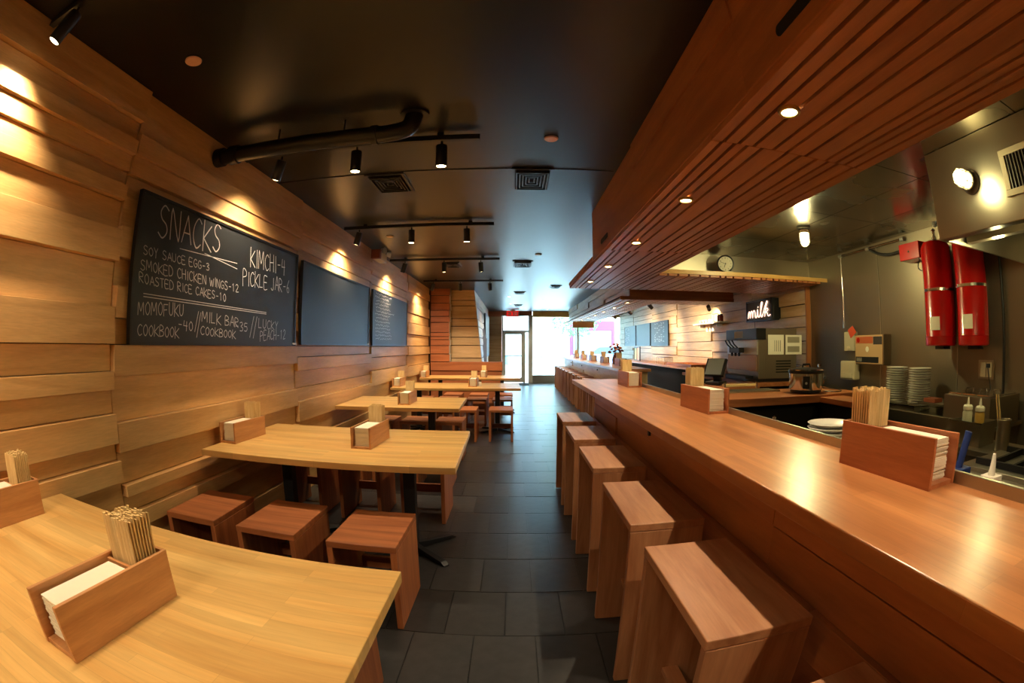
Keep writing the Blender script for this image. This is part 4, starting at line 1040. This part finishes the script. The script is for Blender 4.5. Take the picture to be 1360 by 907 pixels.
# things on the steel wall
def wallbox(px0, py0, px1, py1, depth): 
    a, b_ = at(px0, py0, x=XR - .011 - depth), at(px1, py1, x=XR - .011 - depth)
    return XR - .011 - depth, XR - .011, min(a.y, b_.y), max(a.y, b_.y), min(a.z, b_.z), max(a.z, b_.z)
w = wallbox(1136, 445, 1172, 484, .14)
t = thing('glove_box_holder', 'wall holder with a printed carton beside the conduit', 'carton', (w[1], w[2], w[4]))
build('steel_holder', box(w[0] + .01, w[1], w[2] - .012, w[2], w[4], w[5]).box(w[0] + .01, w[1], w[3], w[3] + .012, w[4], w[5]).box(w[0] + .01, w[1], w[2], w[3], w[4] - .012, w[4]), STEELD, t)
build('carton', box(w[0], w[1] - .002, w[2] + .002, w[3] - .002, w[4] + .002, w[5] - .004), plain('carton_tan', (196, 160, 116), .6), t)
zm = w[4]; zh = w[5] - w[4]; yw = w[3] - w[2]
build('print_band', box(w[0] - .002, w[0], w[2] + yw * .35, w[3] - .01, zm + zh * .70, zm + zh * .93), plain('print_orange', (186, 92, 52), .6), t)
build('print_dark', box(w[0] - .002, w[0], w[2] + .01, w[2] + yw * .33, zm + zh * .66, zm + zh * .93), plain('print_slate', (60, 54, 54), .6), t)
build('print_strip', box(w[0] - .002, w[0], w[2] + yw * .14, w[3] - .012, zm + zh * .04, zm + zh * .24), plain('print_black', (20, 20, 22), .6), t)
build('print_oval', MB().lathe([(0, 0), (.032, 0), (.032, .003), (0, .003)], (w[0], w[2] + yw * .55, zm + zh * .5), 18, (-1, 0, 0)), PAPER, t)
build('print_ring', MB().lathe([(.022, 0), (.03, 0), (.03, .003), (.022, .003)], (w[0] - .002, w[3] - .06, zm + zh * .82), 18, (-1, 0, 0)), RED, t)
mb = MB()
for k in range(3): stroke3(mb, [Vector((w[0] - .002, w[3] - .03 - .02 * q, zm + zh * (.09 + .045 * k) + .003 * (q % 2))) for q in range(6)], .006, (-1, 0, 0))
build('print_lines', mb, PAPER, t)
w = wallbox(1121, 441, 1134, 466, .07)
t = thing('switch_box', 'small grey switch box with an orange tag at the end of the conduit', 'switch', (w[1], w[2], w[4]))
build('case', box(*w), CREAM, t, bevel=.005)
build('orange_tag', MB().prism([(w[0] - .006, w[2] - .06, w[5] - .01), (w[0] - .006, w[2] + .06, w[5] - .08), (w[0] - .006, w[2] + .12, w[5] + .02), (w[0] - .006, w[2] + .02, w[5] + .07)], .004, (1, 0, 0)), plain('tag_orange', (222, 84, 40), .6), t)
build('knob', MB().cyl((w[0], (w[2] + w[3]) / 2, w[4] + .04), (w[0] - .02, (w[2] + w[3]) / 2, w[4] + .04), .018, 12), CREAM, t)
w = wallbox(1116, 479, 1134, 505, .11)
t = thing('soap_dispenser', 'cream dispenser on the steel wall below the switch box', 'dispenser', (w[1], w[2], w[4]))
build('body', box(*w), CREAM, t, bevel=.015)
build('push_bar', box(w[0] - .012, w[0], w[2] + .03, w[3] - .03, w[4] + .02, w[4] + .08), CREAM, t, bevel=.005)
w = wallbox(1302, 481, 1316, 501, .02)
t = thing('wall_outlet', 'double outlet with a black plug on the steel wall', 'outlet', (w[1], w[2], w[4]))
build('steel_plate', box(w[0] + .01, w[1], w[2] - .03, w[3] + .03, w[4] - .02, w[5] + .02), STEEL, t)
for k in (0, 1): build('socket', box(w[0], w[0] + .01, w[2] + k * (w[3] - w[2]) * .55, w[2] + (.45 + k * .55) * (w[3] - w[2]), w[4], w[5]), CREAM, t, bevel=.003)
build('plug', box(w[0] - .03, w[0], w[2] + .01, w[2] + .05, w[4] + .08, w[5] - .01), BLACKP, t, bevel=.006)
build('cord', MB().tube(smoothpts([(w[0] - .02, w[2] + .03, w[4] + .08), (w[0] - .02, w[2] - .0, w[4] - .05), (w[0] - .02, w[2] - .06, w[4] - .2)], 5), .006, 6), BLACKP, t)
o = build('tall_pole', MB().cyl((4.10, 2.30, .90), (4.10, 2.30, 2.20), .016, 12), BLACK, loc=(4.10, 2.30, .9), smooth=True); tag(o, 'dark upright pipe on the steel wall right of the suppression tanks', 'pipe')

# cook line along the steel wall
t = thing('steel_counter', 'steel counter along the kitchen wall under the plate stacks', 'counter', (3.8, 3, 0))
build('worktop', box(3.45, XR - .012, 2.05, 4.60, .73, .76), STEEL, t, bevel=.003)
build('front_rail', box(3.43, 3.449, 2.05, 4.60, .70, .80), STEEL, t, bevel=.003)
build('cabinet', box(3.50, XR - .012, 2.08, 4.58, .007, .73), STEELD, t)
for i, (cy, lab) in enumerate(((at(1191, 515, x=3.85).y, 'left tall stack of white plates on the steel counter'), (at(1221, 515, x=3.85).y, 'right tall stack of white plates on the steel counter'))):
    for k in range(18):
        o = bpy.data.objects.new('plate', None) if 0 else None
        z = .761 + k * .0225
        if i == 0 and k == 0:
            pl0 = build('plate', MB().lathe([(0, 0), (.07, 0), (.126, .014), (.130, .018), (.126, .020), (.068, .005), (0, .005)], (0, 0, 0), 28), CERAMIC, smooth=True, local=True); o = pl0
        else:
            o = pl0.copy(); COL.objects.link(o)
        o.location = (3.85 + random.uniform(-.006, .006), cy + random.uniform(-.006, .006), z)
        tag(o, '%s in the %s stack on the steel counter' % (nth(k, 18, 'white plate'), 'left tall' if i == 0 else 'right tall'), 'plate', 'plates in the %s stack' % ('left tall' if i == 0 else 'right tall'))
o = build('green_carton', box(3.56, 3.66, 3.86, 4.06, .762, .86), plain('carton_green', (26, 70, 30), .5), loc=(3.6, 3.96, .76)); tag(o, 'small dark green packet in front of the left plate stack', 'packet')
for k, (y0, y1, lab) in enumerate(((3.70, 4.05, 'short steel pan in front of the left plate stack'), (3.0, 3.64, 'long steel pan in front of the right plate stack'))):
    t = thing('steel_pan', lab, 'pan', (3.5, (y0 + y1) / 2, .76))
    m = MB().box(3.455, 3.545, y0, y1, .762, .768).box(3.455, 3.459, y0, y1, .768, .85).box(3.541, 3.545, y0, y1, .768, .85).box(3.459, 3.541, y0, y0 + .004, .768, .85).box(3.459, 3.541, y1 - .004, y1, .768, .85)
    build('pan_body', m, STEEL, t); build('pan_rim', box(3.445, 3.455, y0 - .006, y1 + .006, .845, .853).box(3.545, 3.555, y0 - .006, y1 + .006, .845, .853).box(3.455, 3.545, y0 - .008, y0, .845, .853).box(3.455, 3.545, y1, y1 + .008, .845, .853), CHROME, t)
o = build('wooden_block', box(3.74, 3.88, 2.96, 3.12, .862, .90), plain('terracotta', (150, 78, 48), .6), loc=(3.8, 3.04, .862), bevel=.004); tag(o, 'small reddish wooden block on a steel ledge', 'block')
t = thing('steel_ledge', 'narrow steel ledge holding the reddish block', 'ledge', (3.9, 3.0, .83)); build('ledge_plate', box(3.70, XR - .012, 2.83, 3.17, .845, .861), STEELD, t); build('ledge_bracket', box(4.02, XR - .012, 3.0, 3.04, .762, .845), STEELD, t)
# fryer / bain-marie box
t = thing('steam_table', 'steel steam table box with shiny lids below the outlet', 'steam table', (3.7, 2.4, .76))
build('body', box(3.46, 4.08, 2.07, 2.62, .7605, .985), STEEL, t, bevel=.004)
for k in range(3):
    y = 2.10 + .17 * k
    ld = build('lid', box(3.50, 4.04, y, y + .155, .986, 1.0), CHROME, t, bevel=.004); build('lid_handle', MB().tube([(3.70, y + .08, 1.0), (3.71, y + .08, 1.025), (3.83, y + .08, 1.025), (3.84, y + .08, 1.0)], .007, 6), CHROME, ld)
t = thing('bottle_caddy', 'steel box holding two squeeze bottles and kitchen tools', 'box', (3.17, 2.06, .7))
def openbox(x0, x1, y0, y1, z0, z1, w=.004): return MB().box(x0, x1, y0, y1, z0, z0 + w).box(x0, x0 + w, y0, y1, z0 + w, z1).box(x1 - w, x1, y0, y1, z0 + w, z1).box(x0 + w, x1 - w, y0, y0 + w, z0 + w, z1).box(x0 + w, x1 - w, y1 - w, y1, z0 + w, z1)
bx = at(1294, 570, x=3.15); 
build('box_body', openbox(3.05, 3.30, 1.90, 2.22, .70, .86), STEEL, t)
[build('box_rim', box(a, a + .01, 1.89, 2.23, .853, .862), CHROME, t) for a in (3.04, 3.30)]
t = thing('range_shelf', 'low steel shelf in front of the steam table', 'shelf', (3.1, 1.6, 0))
build('shelf_top', box(2.95, 3.42, .4, 2.6, .66, .699), STEEL, t, bevel=.003)
build('shelf_body', box(2.99, 3.40, .42, 2.58, .007, .66), STEELD, t)
for (px, y, lab, c) in ((1291, 2.12, 'white squeeze bottle with pale sauce, left of the two', (206, 204, 176)), (1305, 1.99, 'white squeeze bottle with amber sauce, right of the two', (190, 150, 70))):
    p = Vector((3.16, y, .706))
    t = thing('squeeze_bottle', lab, 'bottle', p, group='squeeze bottles')
    build('body', MB().lathe([(0, 0), (.040, 0), (.044, .01), (.044, .20), (.036, .22), (0, .221)], p, 20), plain('sauce_%d' % px, c, .35), t, smooth=True)
    build('cap', MB().lathe([(.038, .218), (.043, .222), (.043, .245), (.034, .255), (0, .256)], p, 20), PAPER, t, smooth=True)
    build('nozzle', MB().lathe([(.014, .255), (.006, .31), (0, .311)], p, 12), PAPER, t, smooth=True)
p = Vector((3.10, 1.70, .70))
t = thing('tool_canister', 'tall steel canister with two wooden tools', 'canister', p)
build('canister', MB().lathe([(0, 0), (.06, 0), (.06, .20), (.064, .204), (.06, .206), (.056, .2), (.056, .006), (0, .006)], p, 24), STEEL, t, smooth=True)
for k in (0, 1):
    o = build('wooden_tool', MB().tube([p + Vector((-.01, .02 - .03 * k, .01)), p + Vector((-.02, .09 - .02 * k, .36))], .007, 8), wood('chop', 'z'), loc=p); tag(o, 'pale wooden tool in the steel canister, %s one' % ('left' if k == 0 else 'right'), 'kitchen tool')
# stove with grate
t = thing('gas_range', 'dark gas range under the extraction hood at the right edge', 'range', (3.3, .6, 0))
build('body', box(2.45, 2.94, -.6, 1.62, .007, .70), STEELD, t, bevel=.004)
build('top_plate', box(2.40, 2.94, -.6, 1.62, .70, .74), STEEL, t, bevel=.003)
build('front_ledge', box(2.30, 2.40, -.6, 1.60, .69, .715), STEEL, t, bevel=.003)
for k in range(9): build('grate_bar', box(2.50, 2.92, .05 + k * .17, .07 + k * .17, .741, .775), BLACK, t)
build('grate_rail', box(2.48, 2.50, -.1, 1.55, .741, .775).box(2.92, 2.94, -.1, 1.55, .741, .775), BLACK, t)
for k in range(4):
    y = .2 + .36 * k
    kn = build('knob', MB().lathe([(0, 0), (.03, 0), (.028, .025), (.02, .035), (0, .036)], (2.45, y, .60), 16, (-1, 0, 0)), CHROME, t, smooth=True)
build('oven_door', box(2.43, 2.449, .1, 1.3, .12, .52), BLACKP, t, bevel=.004); build('oven_handle', MB().tube([(2.43, .25, .5), (2.39, .25, .5), (2.39, 1.15, .5), (2.43, 1.15, .5)], .011, 8), CHROME, t)
# things on the prep table by the right edge
pt_ = at(1287, 573, x=1.62)
t = thing('scrub_brush', 'blue handled brush standing behind the counter lip by the near caddy', 'brush', (1.60, pt_.y, .85))
build('handle', MB().tube([(1.60, pt_.y + .02, .93), (1.61, pt_.y + .01, 1.0), tuple(pt_)], .017, 10), plain('blue_plastic', (30, 52, 112), .5), t, smooth=True)
build('brush_head', box(1.55, 1.65, pt_.y - .02, pt_.y + .06, .885, .935), plain('blue_plastic', (30, 52, 112), .5), t, bevel=.005)
build('bristles', box(1.555, 1.645, pt_.y - .015, pt_.y + .055, .8505, .885), plain('bristle', (30, 32, 40), .9), t)
pw = at(1313, 652, z=.90)
t = thing('card_holder', 'white stepped plastic holder behind the counter lip at the right edge', 'holder', (pw.x, pw.y, .851))
for i, (w_, z0, z1) in enumerate(((.13, .851, .895), (.10, .895, .93), (.07, .93, .955))): build('step', box(pw.x - w_ / 2, pw.x + w_ / 2, pw.y - w_ / 2, pw.y + w_ / 2, z0, z1), PAPER, t, bevel=.003)
build('spike', MB().lathe([(.016, 0), (.007, .07), (0, .072)], (pw.x, pw.y, .955), 12), PAPER, t, smooth=True)
pk = at(1346, 622, x=2.2)
t = thing('steel_knob_stand', 'small round steel knob on a post behind the counter at the right edge', 'knob', (1.70, .62, .85))
build('post', MB().cyl((1.70, .62, .8505), (1.70, .62, .93), .010, 10), CHROME, t)
build('knob', MB().lathe([(.012, .07), (.034, .08), (.036, .105), (.02, .125), (0, .128)], (1.70, .62, .85), 16), CHROME, t, smooth=True)

# ================================================================== FAR RIGHT WALL
xr_ = XR - .09
for i, (y0, y1, lab) in enumerate(((12.2, 13.85, 'framed chalkboard on the right wall with faint chalk sketches, nearest of three'), (13.95, 15.6, 'blank framed chalkboard on the right wall, middle of three'), (15.7, 17.3, 'framed chalkboard on the right wall with small chalk lines, farthest of three'))):
    c, xs_ = chalkboard(y0, y1, 1.40, 2.08, lab, xw=xr_, sgn=-1)
    mb = MB(); rs = random.Random(40 + i)
    if i != 1:
        for k in range(9):
            z = 2.02 - k * .062
            for q in range(5):
                if rs.random() < .35: continue
                ys_ = y0 + .35 + q * .2 if i == 0 else y1 - .2 - q * .13
                stroke3(mb, [Vector((xs_, ys_ + a * .04, z + rs.uniform(-.02, .02))) for a in range(4)], .010, (-1, 0, 0))
        build('chalk_writing', mb, CHALK, c)['kind'] = 'stuff'
# lit shelf with glasses
t = thing('wall_shelf', 'narrow white shelf on the boarded right wall', 'shelf', (4.0, 9.3, 1.84))
build('shelf_board', box(3.90, XR - .055, 8.55, 10.0, 1.83, 1.855), WHITE, t)
for y in (8.8, 9.7): build('bracket', box(3.95, XR - .055, y, y + .03, 1.77, 1.83), WHITE, t)
for k, y in enumerate((9.0, 9.15, 9.3)):
    o = build('hanging_glass', MB().lathe([(.028, -.0), (.005, -.01), (.005, -.06), (.03, -.09), (.036, -.15), (.034, -.15), (.027, -.09), (0, -.065)], (3.96, y, 1.829), 14), plain('glassware', (200, 196, 180), .1), loc=(3.96, y, 1.68), smooth=True)
    tag(o, '%s stem glass hanging below the white shelf' % ('rightmost', 'middle', 'leftmost')[k], 'glass', 'glasses under the shelf')
for k, y in enumerate((9.2, 9.35, 9.5, 9.66)):
    o = build('bowl', MB().lathe([(0, 0), (.035, 0), (.06, .06), (.062, .065), (.057, .06), (.03, .006), (0, .006)], (3.97, y, 1.856), 16), CERAMIC, loc=(3.97, y, 1.856), smooth=True)
    tag(o, 'small white bowl on the lit wall shelf, %s from the brown jars' % ORD[k], 'bowl', 'bowls on the wall shelf')
for k, y in enumerate((8.62, 8.72)):
    t = thing('brown_jar', 'brown jar on the near end of the white shelf, %s of two' % ('right' if k == 0 else 'left'), 'jar', (3.97, y, 1.856))
    build('body', MB().lathe([(0, 0), (.04, 0), (.042, .1), (.03, .12), (0, .121)], (3.97, y, 1.856), 16), plain('brown_glass', (110, 40, 24), .25), t, smooth=True)
    build('lid', MB().lathe([(.032, .12), (.032, .14), (0, .141)], (3.97, y, 1.856), 16), BLACKP, t, smooth=True)
def mini_head(p, tgt, lab, e, size=70):
    p = Vector(p); d = (Vector(tgt) - p).normalized()
    t = thing('wall_washer', lab, 'spotlight', p, group='small spotlights under the far soffit')
    build('stem', MB().cyl(p, p + Vector((0, 0, -.06)), .008, 8), BLACK, t)
    h = build('can', MB().lathe([(0, 0), (.04, 0), (.04, .11), (.036, .112), (.034, .10), (0, .1)], p + Vector((0, 0, -.06)) - d * .03, 14, d), plain('bronze', (70, 52, 30), .4), t, smooth=True)
    build('lens', MB().lathe([(0, 0), (.033, 0), (.033, .004), (0, .004)], p + Vector((0, 0, -.06)) + d * .073, 14, d), lamp_glow(), h)
    spot(p + Vector((0, 0, -.06)) + d * .1, tgt, e, size, .7)
mini_head((3.75, 8.75, 2.19), (4.1, 9.2, 1.8), 'small spotlight above the white wall shelf', 260, 90)
for k, y in enumerate((9.6, 11.4, 13.2)):
    mini_head((2.78, y, 2.27), (4.1, y + .8, 1.2), 'small bronze spotlight at the edge of the far soffit, %s of three' % ('nearest', 'middle', 'farthest')[k], 330, 110)
# menu frame and flowers on the far side
t = thing('menu_frame', 'small dark frame with two coloured cards near the boarded wall', 'frame', (3.55, 13.4, .97))
build('frame', box(3.50, 3.53, 13.15, 13.19, .975, 1.38).box(3.50, 3.53, 13.76, 13.80, .975, 1.38).box(3.50, 3.53, 13.19, 13.76, 1.34, 1.38).box(3.50, 3.53, 13.19, 13.76, .975, 1.01).box(3.50, 3.53, 13.46, 13.49, 1.01, 1.34), BLACKP, t)
build('card', box(3.51, 3.52, 13.19, 13.46, 1.01, 1.34), plain('card_pink', (224, 170, 160), .7), t); build('card', box(3.51, 3.52, 13.49, 13.76, 1.01, 1.34), plain('card_green', (178, 204, 176), .7), t)
p = Vector((2.0, 9.35, 1.03))
t = thing('flower_vase', 'brown vase with rust coloured flowers on the far counter', 'flowers', p)
build('vase', MB().lathe([(0, 0), (.06, 0), (.075, .09), (.05, .17), (.055, .19), (0, .17)], p, 18), plain('vase_brown', (74, 42, 26), .4), t, smooth=True)
rs = random.Random(8)
for k in range(22):
    a = rs.uniform(0, 2 * pi); r = rs.uniform(.02, .15); z = rs.uniform(.26, .42) - r * .6
    c = p + Vector((r * cos(a), r * sin(a), z))
    build('flower', MB().lathe([(0, -.02), (.022, -.008), (.034, .012), (.02, .02), (0, .014)], c, 9, (cos(a) * r * 4, sin(a) * r * 4, .6)), plain('flower_%d' % (k % 3), ((150, 62, 24), (176, 96, 40), (92, 48, 26))[k % 3], .8), t, smooth=True)
    if k % 3 == 0: build('stem', MB().tube([p + Vector((0, 0, .15)), c], .003, 5), plain('stem', (60, 70, 34), .8), t)
t = thing('wire_rack', 'small wire rack on the counter behind the flowers', 'rack', (3.5, 11.0, .97))
for k in range(6): build('wire', MB().tube([(3.42, 10.6 + .12 * k, .972), (3.42, 10.6 + .12 * k, 1.13), (3.62, 10.6 + .12 * k, 1.13), (3.62, 10.6 + .12 * k, .972)], .006, 6), CHROME, t)
build('rail', MB().tube([(3.42, 10.6, 1.13), (3.42, 11.2, 1.13)], .007, 6), CHROME, t); build('rail', MB().tube([(3.62, 10.6, 1.13), (3.62, 11.2, 1.13)], .007, 6), CHROME, t)
t = thing('wooden_tray', 'dark wooden serving tray on the counter behind the near caddy', 'tray', (3.6, 9.3, .97))
build('tray_base', box(3.34, 3.95, 8.66, 10.2, .971, .985), wood('stool', 'y'), t); build('tray_rim', box(3.34, 3.36, 8.66, 10.2, .985, 1.03).box(3.93, 3.95, 8.66, 10.2, .985, 1.03).box(3.36, 3.93, 8.66, 8.68, .985, 1.03).box(3.36, 3.93, 10.18, 10.2, .985, 1.03), wood('stool', 'y'), t)

# ================================================================== BY THE DOOR
t = thing('exit_sign', 'red lit exit sign hanging above the door', 'sign', (-.02, 17.6, 2.5))
build('backing', box(-.26, .20, 17.60, 17.63, 2.46, 2.68), plain('sign_clear', (240, 226, 222), .3), t, bevel=.004)
TW = 1; mb = MB(); write(mb, 'EXIT', Vector((-.235, 17.598, 2.49)), Vector((.215, 17.598, 2.49)), Vector((-.235, 17.598, 2.65)), .024, (0, -1, 0), jit=0)
build('letters', mb, glow('exit_red', (255, 20, 24), 1.1), t)
build('mount', box(-.1, .04, 17.60, 17.64, 2.68, ZC), WHITE, t)
t = thing('framed_poster', 'dark framed poster on the pale inner wall beside the door', 'poster', (-.86, 15.4, 1.06))
build('frame', box(-.885, -.84, 14.5, 16.6, 1.06, 2.38), BLACKP, t, bevel=.004); build('print', box(-.839, -.834, 14.58, 16.52, 1.14, 2.30), plain('poster_grey', (120, 116, 108), .5), t)
o = build('door_mat', box(-.35, .55, 17.1, 18.2, .007, .016), plain('mat', (60, 66, 72), .9), loc=(.1, 17.6, .007)); tag(o, 'grey mat on the floor just inside the door', 'mat')

# ================================================================== OUTSIDE
o = struct('ground_street', box(-25, 30, Y1 + .31, 60, -.12, -.02), plain('pavement', (180, 178, 174), .8, var=.03))
t = thing('street_building', 'pale building across the street seen through the glass', 'building', (2, 38, 0))
build('wall', box(-24, 30, 38, 40, -.02, 16), plain('far_wall', (172, 164, 156), .8), t)
rs = random.Random(4)
for k in range(12):
    x = -22 + k * 4.3
    for z in (4.6, 8.4, 12.2):
        f = build('window', box(x, x + 1.7, 37.93, 38.0, z, z + 2.2), WHITE, t); build('pane', box(x + .1, x + 1.6, 37.9, 37.93, z + .1, z + 2.1), plain('far_glass', (110, 140, 160), .15), f)
for x0, x1, c in ((-2.6, -1.0, (90, 26, 24)), (1.0, 3.2, (110, 150, 150)), (4.4, 8.0, (84, 18, 44)), (9.0, 12.2, (26, 50, 90))):
    f = build('shopfront', box(x0, x1, 37.85, 38.0, .0, 3.4), plain('shop_%d' % int(x0 * 10), c, .6), t); build('pane', box(x0 + .3, x1 - .3, 37.8, 37.85, .6, 2.6), plain('far_glass', (110, 140, 160), .15), f)
def car(x, y, c, lab):
    t = thing('parked_car', lab, 'car', (x, y, -.02), group='parked cars')
    prof = [(-2.1, .35), (-2.1, .75), (-1.9, .9), (-1.1, .98), (-.6, 1.42), (.8, 1.45), (1.5, 1.0), (2.1, .92), (2.15, .4)]
    build('body', MB().prism([(x + a, y - .85, b_ - .02) for a, b_ in prof], 1.7, (0, 1, 0)), plain('car_%s' % lab[:5], c, .25, coat=.5), t, bevel=.05)
    build('window_band', MB().prism([(x + a, y - .86, b_ - .02) for a, b_ in ((-1.0, 1.0), (-.56, 1.36), (.75, 1.39), (1.3, 1.02))], 1.72, (0, 1, 0)), plain('car_glass', (30, 36, 42), .1), t)
    for sx in (-1.3, 1.35):
        for sy in (-.86, .66): w = build('wheel', MB().lathe([(0, 0), (.3, 0), (.32, .03), (.32, .17), (.3, .2), (0, .2)], (x + sx, y + sy, .31), 20, (0, 1, 0)), BLACKP, t, smooth=True)
car(-2.4, 27.0, (70, 120, 150), 'blue parked car seen through the glass door')
car(5.2, 27.0, (80, 100, 150), 'dark blue parked car seen through the large window')
def tree(x, y, h, lab, seed):
    t = thing('street_tree', lab, 'tree', (x, y, -.02), group='street trees')
    build('trunk', MB().tube([(x, y, -.02), (x + .05, y, h * .35), (x, y + .1, h * .6)], .13, 8), plain('bark', (70, 58, 46), .9), t)
    rs = random.Random(seed); m = MB()
    for k in range(700):
        a, b_ = rs.uniform(0, 2 * pi), math.acos(rs.uniform(-1, 1)); r = rs.uniform(.5, 1) ** .5 * h * .32
        c = Vector((x + r * sin(b_) * cos(a), y + r * sin(b_) * sin(a), h * .68 + r * cos(b_))); s = rs.uniform(.08, .16)
        d1 = Vector((rs.uniform(-1, 1), rs.uniform(-1, 1), rs.uniform(-1, 1))).normalized() * s; d2 = d1.cross(Vector((rs.uniform(-1, 1), rs.uniform(-1, 1), rs.uniform(-1, 1)))).normalized() * s * .5
        m.add([c - d1, c + d2, c + d1, c - d2], [(0, 1, 2, 3)])
    build('foliage', m, plain('leaf', (70, 112, 56), .7), t)['kind'] = 'stuff'
tree(8.2, 25.5, 6.0, 'leafy street tree seen through the large window', 5)
tree(3.4, 26.0, 5.2, 'slender street tree across the pavement in front of the shops', 9)
